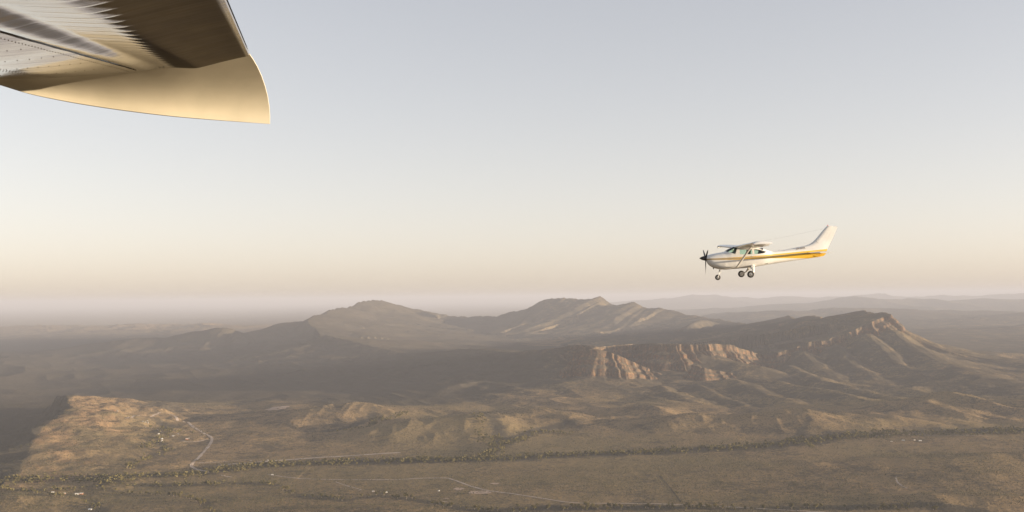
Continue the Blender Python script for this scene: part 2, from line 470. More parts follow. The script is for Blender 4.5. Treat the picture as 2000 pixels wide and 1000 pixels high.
def ground_material():
    m, t, b = mat('outback_ground')
    k = NT(t)
    co = k.n('ShaderNodeNewGeometry').outputs['Position']
    rock = k.n('ShaderNodeAttribute', attribute_name='rock').outputs['Fac']
    scrub = k.n('ShaderNodeAttribute', attribute_name='scrub').outputs['Fac']  # scrub cover, plus the shade painted in with it
    soil = k.n('ShaderNodeAttribute', attribute_name='soil').outputs['Fac']
    n1 = k.noise(co, 1 / 900.0, 5, 0.6)
    n2 = k.noise(co, 1 / 170.0, 5, 0.62)
    n3 = k.noise(co, 1 / 28.0, 4, 0.65)
    n4 = k.noise(co, 1 / 9.0, 2, 0.6)
    grass = k.mix(k.maprange(n1, .35, .65), (.215, .162, .088), (.265, .185, .105))
    grass = k.mix(k.math('MULTIPLY', soil, k.maprange(n2, .38, .60)), grass, (.29, .19, .105))
    dens = k.math('ADD', k.math('MULTIPLY', n2, .6), k.math('ADD', k.math('MULTIPLY', n1, .35), k.math('MULTIPLY', scrub, .42)))
    bushy = k.maprange(k.math('ADD', dens, k.math('MULTIPLY', n3, .45)), .72, .98)
    speck = k.maprange(k.math('ADD', n4, k.math('MULTIPLY', bushy, .22)), .52, .68)
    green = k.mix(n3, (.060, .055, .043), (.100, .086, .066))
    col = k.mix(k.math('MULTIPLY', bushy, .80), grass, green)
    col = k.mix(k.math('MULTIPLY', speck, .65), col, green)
    # rock: strata by height, warped
    sep = k.n('ShaderNodeSeparateXYZ'); k.link(co, sep.inputs[0])
    warp = k.noise(co, 1 / 260.0, 3, .5)
    zz = k.math('ADD', k.math('MULTIPLY', sep.outputs[2], 1 / 26.0), k.math('MULTIPLY', warp, 2.2))
    strata = k.n('ShaderNodeTexNoise', noise_dimensions='1D')
    k.link(zz, strata.inputs['W']); strata.inputs['Scale'].default_value = 1.0; strata.inputs['Detail'].default_value = 3
    vert = k.noise(k.mapping(co, (1 / 16.0, 1 / 16.0, 1 / 110.0)), 1.0, 4, .65)
    rc = k.mix(k.maprange(strata.outputs[0], .38, .62), (.215, .115, .06), (.235, .15, .088))
    rc = k.mix(k.math('MULTIPLY', k.maprange(vert, .46, .60), .9), rc, (.11, .085, .065))
    veg = k.maprange(k.math('ADD', n3, k.math('MULTIPLY', n4, .4)), .58, .74)
    rc = k.mix(k.math('MULTIPLY', veg, .62), rc, green)
    nz = k.n('ShaderNodeSeparateXYZ'); k.link(k.n('ShaderNodeNewGeometry').outputs['True Normal'], nz.inputs[0])
    steep = k.maprange(nz.outputs[2], .80, .50)
    rf = k.math('MULTIPLY', rock, k.math('MULTIPLY_ADD', steep, .9, .1), clamp=True)
    col = k.mix(rf, col, rc)
    k.link(col, b.inputs['Base Color'])
    b.inputs['Roughness'].default_value = 1.0
    b.inputs['Specular IOR Level'].default_value = 0.0
    hb = k.math('ADD', k.math('MULTIPLY', n4, 3.0), k.math('MULTIPLY', n3, 8.0))
    k.link(k.bump(hb, 1.0, 0.55), b.inputs['Normal'])
    return m


GROUND = ground_material()


# ------------------------------------------------------------------ terrain mesh
def rows():
    r = [np.arange(2400, 4200, 30), np.arange(4200, 6300, 16), np.arange(6300, 7250, 12), np.arange(7250, 9300, 5.0),
         np.arange(9300, 13000, 22), np.arange(13000, 19200, 30)]
    g = [19200.0]
    while g[-1] < 170000: g.append(g[-1] * 1.012 + 20)
    return np.concatenate(r + [np.array(g)])


CREEKS = [  # pixel line of each creek, trees along it, half width in metres, label of one tree
    dict(p=[(560, 957), (575, 966), (610, 971), (655, 975), (672, 978), (715, 972), (745, 966), (770, 971), (800, 975), (830, 981), (862, 988), (905, 994), (950, 998), (985, 1000)], n=70, w=16, near=True,
         label='pale gum tree in the creek line curving down from the left to the bottom middle', group='gum trees on the curving creek'),
    dict(p=[(1000, 999), (1050, 994), (1085, 993), (1130, 994), (1190, 993), (1250, 993), (1300, 993), (1380, 993), (1430, 996)], n=95, w=34, near=True,
         label='gum tree in the dense row below the road at the bottom middle', group='gum trees below the road'),
    dict(p=[(1440, 997), (1500, 995), (1560, 993), (1610, 992), (1650, 994), (1700, 993), (1740, 995), (1790, 993), (1830, 996), (1900, 1001)], n=45, w=24, near=True,
         label='gum tree in the loose row along the bottom right edge', group='gum trees along the bottom right'),
    dict(p=[(188, 953), (200, 957), (232, 963), (258, 966), (290, 966), (320, 969), (352, 972), (385, 978), (402, 986), (414, 996), (420, 1002)], n=55, w=16, near=True,
         label='yellow green gum tree on the creek bending down at the lower left', group='gum trees on the lower left creek'),
    dict(p=[(25, 953), (40, 956), (60, 962), (80, 966), (110, 970), (150, 972), (180, 978), (186, 990), (192, 1000)], n=35, w=18, near=True,
         label='gum tree standing among the sheds in the lower left corner', group='gum trees by the lower left sheds'),
    dict(p=[(-40, 946), (60, 941), (150, 936), (230, 936), (300, 932), (370, 929), (420, 922), (470, 914), (520, 910), (570, 908), (640, 905), (720, 902), (800, 901), (870, 900), (935, 898), (1010, 896), (1100, 890), (1200, 887), (1300, 882.5), (1400, 877), (1500, 871), (1545, 867), (1590, 862), (1640, 856), (1700, 851), (1760, 847), (1830, 845), (1900, 846), (1990, 843), (2060, 841)], n=2500, w=66),
    dict(p=[(940, 897), (960, 885), (975, 873), (990, 866), (1012, 861), (1035, 851), (1062, 844), (1110, 838)], n=330, w=34),
    dict(p=[(985, 868), (972, 851), (955, 842), (930, 829)], n=130, w=30),
    dict(p=[(640, 846), (690, 840), (725, 832), (735, 822), (760, 812), (790, 807)], n=170, w=24),
    dict(p=[(245, 918), (262, 908), (300, 893), (325, 882), (310, 872), (280, 876)], n=90, w=26),
    dict(p=[(285, 872), (300, 862), (318, 852), (325, 845), (322, 838)], n=80, w=26),
    dict(p=[(300, 838), (340, 842), (380, 846)], n=20, w=30),
    dict(p=[(130, 936), (220, 945), (300, 950), (380, 948), (440, 946), (500, 944), (545, 949)], n=150, w=26),
    dict(p=[(1500, 871), (1560, 855), (1585, 843)], n=60, w=14),
    dict(p=[(0, 957), (50, 962), (120, 958), (190, 952)], n=40, w=20),
]


def build_terrain():
    Y = rows()
    T = np.linspace(-0.66, 0.70, 1560)
    TX, YY = np.meshgrid(T, Y)
    XX = TX * YY
    z = np.empty(XX.shape); rk = np.empty(XX.shape); cr = np.empty(XX.shape)
    for i in range(0, len(Y), 60):
        z[i:i + 60], rk[i:i + 60], cr[i:i + 60] = height(XX[i:i + 60], YY[i:i + 60])
    nr, nc = XX.shape
    wob = fbm(XX / 900.0, YY / 900.0, 311, 3)
    scrub_shade = np.clip(0.12 + 0.9 * sstep(5900, 7600, YY + 1500 * wob) * sstep(0.06, -0.06, TX + .04 * wob) * sstep(26000, 14000, YY) + 0.28 * sstep(.02, .25, cr) * (YY > 6300) * (1 - .35 * sstep(.03, .06, TX) * (YY < 8000)) + .15 * sstep(6000, 7000, YY + 900 * wob) * sstep(.02, .1, TX), 0, 1)  # scrub tone of the left slope also paints in its cast shadow
    lowleft = (YY < 6700) & (TX < -.2)
    hp = [q for q in SPURS if q.get('steep')][0]['P']
    ho = np.argsort(hp[:, 1])
    shaded_side = sstep(15, -25, XX - np.interp(YY, hp[ho, 1], hp[ho, 0])) * sstep(7200, 6600, YY)   # shade painted on the low hill's unlit side, mixed with its scrub
    hill = np.where(lowleft, sstep(.30, .85, cr + .30 * wob) * (1 - shaded_side), 0)
    scrub_shade = np.clip(scrub_shade + .8 * shaded_side, 0, 1)
    for c in CREEKS:
        P = np.array([gnd(a, b)[:2] for a, b in c['p']]); P = np.column_stack([P, P[:, 0] * 0])
        m = (XX > P[:, 0].min() - 300) & (XX < P[:, 0].max() + 300) & (YY > P[:, 1].min() - 300) & (YY < P[:, 1].max() + 300)
        d = polydist(XX[m], YY[m], P)[0]
        scrub_shade[m] = np.clip(scrub_shade[m] + (.42 + .6 * wob[m]) * np.exp(-(d / (.8 * c['w'] + 10)) ** 2), 0, 1)
    bl = sstep(21500, 24000, YY) * sstep(34000, 29000, YY) * sstep(-0.15, -0.22, TX)
    soil = np.clip(hill * 1.3 + 0.25 * fbm(XX / 2500, YY / 2500, 301, 2) + bl * .8, 0, 1)
    scrub_shade = scrub_shade * (1 - .7 * hill)
    V = np.stack([XX, YY, z], -1)
    du = np.gradient(V, axis=1); dv = np.gradient(V, axis=0)
    N = np.cross(du, dv)
    N = (N / np.linalg.norm(N, axis=-1, keepdims=True)).reshape(-1, 3)
    V = V.reshape(-1, 3)
    idx = np.arange(nr * nc).reshape(nr, nc)
    Q = np.stack([idx[:-1, :-1], idx[:-1, 1:], idx[1:, 1:], idx[1:, :-1]], -1).reshape(-1, 4)
    # split by what stands there
    yc = YY[:-1, :-1].ravel(); hc = (cr[:-1, :-1]).ravel(); tc = TX[:-1, :-1].ravel()
    lab = np.zeros(len(Q), int)
    lab[(hc > .12) & (yc > 6000)] = 1
    lab[(hc > .06) & (yc > 12500)] = 2
    lab[(hc > .06) & (yc > 19500)] = 3
    lab[(hc > .12) & (yc < 6700) & (tc < -.2)] = 4
    names = ['ground', 'escarpment', 'mountains', 'distant_hills', 'hill']
    rkf = rk.ravel(); scf = scrub_shade.ravel(); sof = soil.ravel()
    for L, nm in enumerate(names):
        q = Q[lab == L]
        used = np.unique(q)
        remap = np.full(len(V), -1, np.int32); remap[used] = np.arange(len(used))
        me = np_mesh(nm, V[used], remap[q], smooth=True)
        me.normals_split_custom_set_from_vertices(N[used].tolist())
        add_attr(me, 'rock', rkf[used]); add_attr(me, 'scrub', scf[used]); add_attr(me, 'soil', sof[used])  # 'scrub' holds scrub cover plus the painted shade
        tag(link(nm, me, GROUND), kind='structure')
    # the rest of the plain, out to the horizon all round, under the detailed sheet
    me = np_mesh('plain', [(-400000, -400000, -AGL - 30), (400000, -400000, -AGL - 30), (400000, 400000, -AGL - 30), (-400000, 400000, -AGL - 30)], [[0, 1, 2, 3]])
    tag(link('plain', me, GROUND), kind='structure')


build_terrain()


# ------------------------------------------------------------------ paint, glass, rubber
def simple_mat(name, col, rough=0.5, metal=0.0, coat=0.0, spec=0.5, noise=0.06, nscale=3.0):
    m, t, b = mat(name)
    k = NT(t)
    co = k.n('ShaderNodeTexCoord').outputs['Object']
    n = k.noise(co, nscale, 5, .6)
    lo = tuple(c * (1 - noise) for c in col); hi = tuple(min(1, c * (1 + noise)) for c in col)
    k.link(k.mix(k.maprange(n, .3, .7), lo, hi), b.inputs['Base Color'])
    k.link(k.maprange(n, .2, .8, rough * .85, min(1, rough * 1.15)), b.inputs['Roughness'])
    b.inputs['Metallic'].default_value = metal
    b.inputs['Coat Weight'].default_value = coat
    b.inputs['Coat Roughness'].default_value = 0.08
    b.inputs['Specular IOR Level'].default_value = spec
    return m


M_WHITE = simple_mat('white_paint', (.74, .74, .73), .32, coat=.4, noise=.035, nscale=1.3)
M_DARKMETAL = simple_mat('dark_metal', (.035, .033, .035), .35, spec=.5)
M_METAL = simple_mat('bare_metal', (.50, .49, .47), .35, metal=.9)
M_RUBBER = simple_mat('rubber', (.028, .025, .023), .8, noise=.2)
M_CABIN = simple_mat('cabin_trim', (.10, .095, .09), .8, noise=.15)
M_SEAT = simple_mat('seat_cloth', (.075, .07, .068), .9, noise=.2)
M_RED = simple_mat('red_lens', (.45, .03, .02), .2)
M_LETTER = simple_mat('brown_lettering', (.16, .12, .10), .5)
M_MARK = simple_mat('pale_grey_marking', (.50, .50, .48), .5)


def glass_mat(name, tintc):
    m = bpy.data.materials.new(name); m.use_nodes = True
    t = m.node_tree; t.nodes.clear(); k = NT(t)
    out = k.n('ShaderNodeOutputMaterial'); mx = k.n('ShaderNodeMixShader'); tr = k.n('ShaderNodeBsdfTransparent'); gl = k.n('ShaderNodeBsdfGlossy')
    fr = k.n('ShaderNodeFresnel'); fr.inputs['IOR'].default_value = 1.45
    tr.inputs[0].default_value = (*tintc, 1); gl.inputs['Roughness'].default_value = .03
    k.link(fr.outputs[0], mx.inputs[0]); k.link(tr.outputs[0], mx.inputs[1]); k.link(gl.outputs[0], mx.inputs[2])
    k.link(mx.outputs[0], out.inputs['Surface'])
    return m


M_GLASS = glass_mat('tinted_window', (.87, .955, .91))

KZ = 68.0 / (F * 6.25)                                  # metres per traced pixel of the enlarged aircraft


def LX(zx): return (zx - 800) * KZ
def LZ(zy): return (530 - zy) * KZ


def livery_mat():
    m, t, b = mat('white_and_yellow_livery')
    k = NT(t)
    co = k.n('ShaderNodeTexCoord').outputs['Object']
    sp = k.n('ShaderNodeSeparateXYZ'); k.link(co, sp.inputs[0])
    x0, x1, z0, z1 = LX(200), LX(1900), LZ(640), LZ(400)
    xn = k.maprange(sp.outputs[0], x0, x1, 0, 1, smooth=False)

    def edge(pts):
        fc = k.n('ShaderNodeFloatCurve')
        c = fc.mapping.curves[0]
        P = [((LX(a) - x0) / (x1 - x0), (LZ(q) - z0) / (z1 - z0)) for a, q in pts]
        P = [(0, P[0][1])] + P + [(1, P[-1][1])]
        while len(c.points) < len(P): c.points.new(.5, .5)
        for p_, q in zip(c.points, P):
            p_.location = q; p_.handle_type = 'VECTOR'
        fc.mapping.update()
        k.link(xn, fc.inputs['Value'])
        return k.math('MULTIPLY_ADD', fc.outputs[0], z1 - z0, z0)
    ut = edge([(245, 527), (400, 521), (600, 513), (800, 502), (1000, 487), (1200, 470), (1400, 452), (1600, 436), (1730, 424)])
    ub = edge([(245, 532), (600, 523), (800, 513), (1000, 501), (1200, 488), (1400, 473), (1480, 467), (1600, 455), (1730, 447)])
    mb = edge([(245, 535), (600, 527), (800, 517), (1000, 505), (1200, 492), (1400, 477), (1480, 471), (1600, 463), (1730, 458)])
    lt = edge([(245, 539), (600, 532), (800, 522), (1000, 510), (1200, 496), (1400, 481), (1490, 475), (1600, 472), (1730, 470)])
    lb = edge([(245, 544), (400, 543), (600, 544), (800, 536), (1000, 530), (1200, 531), (1400, 535), (1500, 538), (1730, 540)])
    z = sp.outputs[2]

    def band(top, bot):
        return k.math('MULTIPLY', k.maprange(k.math('SUBTRACT', top, z), -.004, .004, smooth=False), k.maprange(k.math('SUBTRACT', z, bot), -.004, .004, smooth=False))
    n = k.noise(co, 1.4, 5, .6)
    col = k.mix(k.maprange(n, .3, .7), (.70, .70, .69), (.77, .77, .755))
    fade = k.maprange(sp.outputs[0], LX(300), LX(900))
    yel = k.mix(fade, (.46, .31, .11), (.72, .45, .05))
    col = k.mix(band(ut, ub), col, yel)
    col = k.mix(band(ub, mb), col, (.42, .38, .32))
    col = k.mix(band(mb, lt), col, (.16, .10, .035))
    col = k.mix(band(lt, lb), col, yel)
    k.link(col, b.inputs['Base Color'])
    b.inputs['Roughness'].default_value = .3
    b.inputs['Coat Weight'].default_value = .4; b.inputs['Coat Roughness'].default_value = .08
    return m


M_LIVERY = livery_mat()


# ------------------------------------------------------------------ mesh builders
def loft(sections, closed=True, cap=True):
    """sections: list of equal-length point lists; returns verts, faces"""
    n = len(sections[0]); V = [p for s_ in sections for p in s_]; Fc = []
    for i in range(len(sections) - 1):
        for j in range(n if closed else n - 1):
            a = i * n + j; b = i * n + (j + 1) % n
            Fc.append((a, b, b + n, a + n))
    if cap and closed:
        Fc.append(tuple(range(n))[::-1]); Fc.append(tuple((len(sections) - 1) * n + j for j in range(n)))
    return V, Fc


def mesh_of(name, V, Fc, smooth=True, angle=35.0):
    me = bpy.data.meshes.new(name)
    me.from_pydata([tuple(v) for v in V], [], [tuple(f) for f in Fc])
    bm = bmesh.new(); bm.from_mesh(me)
    bmesh.ops.remove_doubles(bm, verts=bm.verts, dist=1e-5)
    bmesh.ops.recalc_face_normals(bm, faces=bm.faces)
    for e in bm.edges:
        if len(e.link_faces) == 2 and e.calc_face_angle(0) > math.radians(angle): e.smooth = False
    for f in bm.faces: f.smooth = smooth
    bm.to_mesh(me); bm.free(); me.update()
    return me


def merge(*parts):
    V = []; Fc = []
    for v, f in parts:
        o = len(V); V += list(v); Fc += [tuple(i + o for i in q) for q in f]
    return V, Fc


def tube(pts, rad, n=10):
    """tube through points; rad a number or one per point"""
    pts = [Vector(p) for p in pts]
    rad = [rad] * len(pts) if not hasattr(rad, '__len__') else rad
    S = []
    for i, p in enumerate(pts):
        d = (pts[min(i + 1, len(pts) - 1)] - pts[max(i - 1, 0)]).normalized()
        a = d.orthogonal().normalized() if abs(d.z) > .9 else d.cross(Vector((0, 0, 1))).normalized()
        b = d.cross(a)
        S.append([p + a * math.cos(q) * rad[i] + b * math.sin(q) * rad[i] for q in [2 * math.pi * j / n for j in range(n)]])
    return loft(S)


def lathe(profile, axis_pt, axis='Y', n=28, cap=True):
    """profile: (along, radius) pairs round an axis through axis_pt"""
    S = []
    for a, r in profile:
        ring = []
        for j in range(n):
            q = 2 * math.pi * j / n
            c, s_ = r * math.cos(q), r * math.sin(q)
            ring.append(Vector(axis_pt) + (Vector((c, a, s_)) if axis == 'Y' else Vector((a, c, s_)) if axis == 'X' else Vector((c, s_, a))))
        S.append(ring)
    return loft(S, cap=cap)


def naca(c, t, camber=.02, n=16, x0=0.0, x1=1.0):
    """closed section (x, z) of an aerofoil between chord fractions x0 and x1"""
    xs = [x0 + (x1 - x0) * (0.5 - 0.5 * math.cos(math.pi * i / n)) for i in range(n + 1)]
    def th(x): return 5 * t * (.2969 * math.sqrt(max(x, 0)) - .126 * x - .3516 * x * x + .2843 * x ** 3 - .1036 * x ** 4)
    def cm(x): return camber / .16 * (.8 * x - x * x) if x < .4 else camber / .36 * (.2 + .8 * x - x * x)
    up = [(x * c, (cm(x) + th(x)) * c) for x in xs]
    lo = [(x * c, (cm(x) - th(x)) * c) for x in xs]
    return up + lo[::-1]


def plate(poly, y0, y1):
    """prism of an x,z polygon between two y"""
    n = len(poly)
    V = [(a, y0, b) for a, b in poly] + [(a, y1, b) for a, b in poly]
    Fc = [tuple(range(n)), tuple(range(2 * n - 1, n - 1, -1))] + [(i, (i + 1) % n, n + (i + 1) % n, n + i) for i in range(n)]
    return V, Fc


# ------------------------------------------------------------------ the other aircraft
FUS = [  # zx, top, bottom, half width, squareness, narrowing of the upper half
    (246, 503, 543, .27, 2.2, 0), (247.5, 493, 552, .36, 2.3, 0), (252, 488, 562, .42, 2.4, 0), (264, 483, 584, .465, 2.5, 0), (285, 477, 610, .495, 2.6, 0), (330, 467, 638, .52, 2.8, 0),
    (390, 457, 655, .535, 3.0, 0), (440, 449, 662, .545, 3.1, .0), (462, 444, 663, .55, 3.1, .02), (480, 432, 663, .55, 3.1, .06), (505, 417, 662, .555, 3.1, .10), (535, 401, 659, .56, 3.2, .13), (562, 388, 657, .56, 3.3, .15),
    (590, 379, 655, .56, 3.5, .15), (640, 377, 652, .56, 3.6, .15), (720, 380, 646, .56, 3.6, .15), (800, 386, 637, .555, 3.5, .15), (860, 393, 628, .545, 3.4, .16), (920, 404, 619, .525, 3.2, .17), (960, 417, 612, .50, 3.0, .15),
    (1000, 430, 606, .465, 2.8, .12), (1030, 439, 602, .435, 2.7, .08), (1060, 441, 597, .41, 2.6, .05), (1100, 440, 592, .38, 2.6, .03), (1200, 437, 577, .31, 2.5, 0), (1300, 434, 564, .25, 2.5, 0), (1400, 431, 551, .19, 2.4, 0),
    (1500, 428, 537, .135, 2.3, 0), (1580, 426, 526, .09, 2.2, 0), (1612, 425, 521, .065, 2.2, 0)]


def fus_section(st, inset=0.0, n=56):
    zx, tp, bt, w, e, nar = st
    x = LX(zx); z1 = LZ(tp) - inset; z0 = LZ(bt) + inset; w = w - inset
    mid = (z0 + z1) / 2; h = (z1 - z0) / 2
    out = []
    for j in range(n):
        q = 2 * math.pi * j / n
        c, s_ = math.cos(q), math.sin(q)
        y = w * math.copysign(abs(c) ** (2 / e), c); z = mid + h * math.copysign(abs(s_) ** (2 / e), s_)
        if z > mid: y *= 1 - nar * ((z - mid) / h) ** 1.5
        out.append((x, y, z))
    return out


def refine(ST, k=3):
    A = np.array(ST); return [tuple(r) for r in catmull(A, k)]


def in_poly(px, pz, poly):
    r = False
    for i in range(len(poly)):
        ax, az = poly[i]; bx, bz = poly[(i + 1) % len(poly)]
        if (az > pz) != (bz > pz) and px < (bx - ax) * (pz - az) / (bz - az) + ax: r = not r
    return r


def hull_cut(polys, keep, inset=0.0, side=0):
    """the hull surface cut along window outlines; keep=False drops the openings, keep=True keeps only them"""
    V, Fc = loft([fus_section(s_, inset) for s_ in refine(FUS)])
    me = bpy.data.meshes.new('hull'); me.from_pydata([tuple(v) for v in V], [], Fc)
    bm = bmesh.new(); bm.from_mesh(me)
    bmesh.ops.recalc_face_normals(bm, faces=bm.faces)
    W = [[(LX(a), LZ(b)) for a, b in p] for p in polys]
    for p in W:
        xs = [q[0] for q in p]; zs = [q[1] for q in p]
        for i in range(len(p)):
            a = Vector((p[i][0], 0, p[i][1])); b = Vector((p[(i + 1) % len(p)][0], 0, p[(i + 1) % len(p)][1]))
            fs = [f for f in bm.faces if max(v.co.x for v in f.verts) > min(xs) - .01 and min(v.co.x for v in f.verts) < max(xs) + .01
                  and max(v.co.z for v in f.verts) > min(zs) - .01 and min(v.co.z for v in f.verts) < max(zs) + .01 and len(f.verts) < 10]
            gm = list({g for f in fs for g in list(f.verts) + list(f.edges)}) + fs
            bmesh.ops.bisect_plane(bm, geom=gm, plane_co=a, plane_no=(b - a).cross(Vector((0, 1, 0))).normalized(), dist=1e-6)
    kill = []
    for f in bm.faces:
        c = f.calc_center_median()
        hit = len(f.verts) < 10 and any(in_poly(c.x, c.z, p) for p in W)
        if keep and side and c.y * side < 0: hit = False
        if hit != keep: kill.append(f)
    bmesh.ops.delete(bm, geom=kill, context='FACES')
    bmesh.ops.solidify(bm, geom=list(bm.faces), thickness=.006 if keep else .03)
    bm.to_mesh(me); bm.free(); me.update()
    return me


W_SHIELD = [(466, 437), (466, 380), (560, 340), (607, 372), (606, 403), (592, 444), (580, 474), (545, 463), (510, 452), (487, 445)]
W_DOOR = [(640, 419), (784, 419), (786, 424), (786, 478), (640, 480), (635, 474), (635, 424)]
W_REAR = [(811, 421), (840, 420), (880, 426), (922, 437), (955, 449), (960, 452), (931, 466), (880, 475), (815, 479), (811, 476)]
W_BACK = [(934, 380), (1024, 418), (1024, 440), (1012, 440), (934, 414)]


def smooth_by_angle(me, deg=30):
    bm = bmesh.new(); bm.from_mesh(me)
    for f in bm.faces: f.smooth = True
    for e in bm.edges:
        e.smooth = not (len(e.link_faces) != 2 or e.calc_face_angle(0) > math.radians(deg))
    bm.to_mesh(me); bm.free(); me.update()
    return me


def wing_geo(side, hinge=.72, sect=(0.0, .72), y_range=(.52, 5.30), camber=.02):
    """loft of part of one wing's chord, in aircraft space; side -1 is the near wing"""
    S = []
    ys = np.linspace(y_range[0], y_range[1], 9)
    for y in ys:
        f = max(0.0, (y - 2.55) / (5.3 - 2.55))
        c = 1.63 - .51 * f
        xle = LX(575) + .03 * f
        tw = math.radians(1.6 - 3.0 * f)
        z = LZ(392) + (y - .5) * math.tan(math.radians(1.75)) + .02
        S.append([(xle + a * math.cos(tw) + b * math.sin(tw), side * y, z - a * math.sin(tw) + b * math.cos(tw)) for a, b in naca(c, .125 - .01 * f, camber, 16, *sect)])
    return loft(S)


def build_aircraft():
    root = bpy.data.objects.new('light_aircraft', None); COL.objects.link(root)
    tag(root, 'white high wing propeller plane with yellow stripes flying over the mountains', 'airplane')
    org = at(1340 + 800 / 6.25, 420 + 530 / 6.25, 68.0)
    root.location = org
    root.rotation_euler = (math.radians(1.7), 0, 0)

    def part(name, geo, m, parent=root, angle=35, label=None):
        me = geo if isinstance(geo, bpy.types.Mesh) else mesh_of(name, *geo, angle=angle)
        me.name = name
        o = link(name, me, m, parent)
        if label: o['label'] = label
        return o
    cuts = [W_SHIELD, W_DOOR, W_REAR, W_BACK]
    fus = part('fuselage', smooth_by_angle(hull_cut(cuts, False)), M_LIVERY)
    for nm, c in (('windshield', W_SHIELD), ('rear_windshield', W_BACK)):
        part(nm, smooth_by_angle(hull_cut([c], True, .006)), M_GLASS, fus)
    for c in (W_DOOR, W_REAR):
        for sd in (-1, 1):
            part('window', smooth_by_angle(hull_cut([c], True, .006, sd)), M_GLASS, fus)
    # door outline, handle
    for sd in (-1, 1):
        part('door_handle', plate([(LX(775), LZ(503)), (LX(795), LZ(503)), (LX(795), LZ(507)), (LX(775), LZ(507))], sd * .555, sd * .575), M_METAL, fus)
    # cabin
    part('instrument_panel', plate([(LX(540), LZ(462)), (LX(560), LZ(452)), (LX(572), LZ(455)), (LX(575), LZ(520)), (LX(545), LZ(520))], -.48, .48), M_CABIN)
    for zx, dy in ((650, -.27), (650, .27), (800, -.27), (800, .27)):
        x = LX(zx); z = LZ(560)
        seat = merge(plate([(x, z), (x + .46, z - .04), (x + .46, z + .09), (x + .02, z + .13)], dy - .21, dy + .21),
                     plate([(x + .38, z + .08), (x + .50, z + .08), (x + .62, z + .60), (x + .53, z + .62)], dy - .20, dy + .20),
                     plate([(x + .52, z + .63), (x + .61, z + .62), (x + .64, z + .78), (x + .56, z + .79)], dy - .12, dy + .12))
        part('seat', seat, M_SEAT)
    part('cabin_floor', plate([(LX(480), LZ(640)), (LX(980), LZ(596)), (LX(980), LZ(590)), (LX(480), LZ(632))], -.40, .40), M_CABIN)
    # wings
    for sd in (-1, 1):
        w = part('wing', wing_geo(sd), M_WHITE)
        part('flap', wing_geo(sd, sect=(.735, 1.0), y_range=(.56, 2.75)), M_WHITE, w)
        part('aileron', wing_geo(sd, sect=(.735, 1.0), y_range=(2.79, 5.05)), M_WHITE, w)
        S = []
        for q in range(7):                               # drooped conical tip
            a = q / 6
            y = 5.30 + .20 * math.sin(a * math.pi / 2)
            c = 1.12 - .06 * a
            base = naca(c, .115 * (1 - .75 * a * a), .02, 16)
            zt = LZ(392) + (y - .5) * math.tan(math.radians(1.75)) + .02 - .10 * a * a
            tw = math.radians(-1.4)
            S.append([(LX(575) + .03 + .05 * a + p * math.cos(tw) + r * math.sin(tw), sd * y, zt - p * math.sin(tw) + r * math.cos(tw)) for p, r in base])
        part('wing_tip', loft(S), M_WHITE, w)
        part('navigation_light', lathe([(-.05, .004), (-.03, .02), (.03, .025), (.06, .004)], (LX(575) + .10, sd * 5.47, LZ(392) + .07), 'X', 10), M_RED if sd < 0 else M_METAL, w)
        # strut
        p0 = Vector((LX(600), sd * .50, LZ(632))); p1 = Vector((LX(575) + .56, sd * 2.78, LZ(392) + 2.28 * math.tan(math.radians(1.75)) - .03))
        S = []
        for t_ in (0, .03, .5, .97, 1):
            p = p0.lerp(p1, t_); k_ = 1.25 if t_ in (0, 1) else 1.0
            S.append([p + Vector((a - .075 * k_, sd * 0, b)) for a, b in naca(.15 * k_, .32, 0, 8)])
        part('wing_strut', loft(S), M_WHITE, w)
    part('wing_center_section', loft([[(LX(575) + a, y, LZ(392) + .02 + b - a * math.sin(math.radians(1.6))) for a, b in naca(1.63, .125, .02, 16)] for y in (-.52, 0, .52)]), M_WHITE)
    # fin and rudder
    fin_le = [(515, 1570), (480, 1400), (445, 1100), (436, 1165), (425, 1225), (412, 1295), (400, 1355), (390, 1415), (380, 1462), (362, 1510), (335, 1550), (300, 1586), (260, 1620), (210, 1662), (165, 1702), (150, 1718), (143, 1730)]
    hin = lambda zy: np.interp(zy, [150, 420, 520], [1790, 1640, 1612])
    S = []
    for zy, le in fin_le:
        h_ = float(hin(zy)); th = .045 + .05 * (zy - 143) / 293
        row = []
        for a in (0, .04, .12, .3, .6, 1.0):
            row.append((LX(le + (h_ - le) * a), th * min(1, (a / .3) ** .5) if a < .3 else th * (1 - .25 * (a - .3)), LZ(zy)))
        S.append([(x, -y, z) for x, y, z in row] + [(x, y, z) for x, y, z in row[::-1]])
    fin = part('fin', loft(S), M_LIVERY)
    S = []
    for zy, te in [(520, 1616), (516, 1648), (508, 1680), (490, 1702), (460, 1714), (428, 1727), (350, 1764), (270, 1805), (200, 1836), (170, 1850), (160, 1852), (150, 1840)]:
        h_ = float(hin(zy)) + 0.4; th = .018 + .026 * (zy - 150) / 370
        if zy <= 172: h_ = float(np.interp(zy, [150, 172], [1732, 1780]))
        row = [(LX(h_), th * .8, LZ(zy)), (LX(h_ + (te - h_) * .1), th, LZ(zy)), (LX(h_ + (te - h_) * .5), th * .6, LZ(zy)), (LX(te), .004, LZ(zy))]
        S.append([(x, -y, z) for x, y, z in row] + [(x, y, z) for x, y, z in row[::-1]])
    part('rudder', loft(S), M_LIVERY)
    part('beacon', lathe([(0, .025), (.035, .026), (.06, .016), (.07, .002)], (LX(1733), 0, LZ(143)), 'Z', 12), M_RED, fin)
    # tailplane
    for sd in (-1, 1):
        for nm, se in (('tailplane', (0, .60)), ('elevator', (.615, 1.0))):
            S = []
            for y in np.linspace(.07, 1.72, 7):
                f = (y - .07) / 1.65
                c = 1.32 - .42 * f
                if y > 1.6: c *= .95
                S.append([(LX(1478) + .30 * f + a, sd * y, LZ(470) + b) for a, b in naca(c, .085, 0, 12, *se)])
            part(nm, loft(S), M_WHITE)
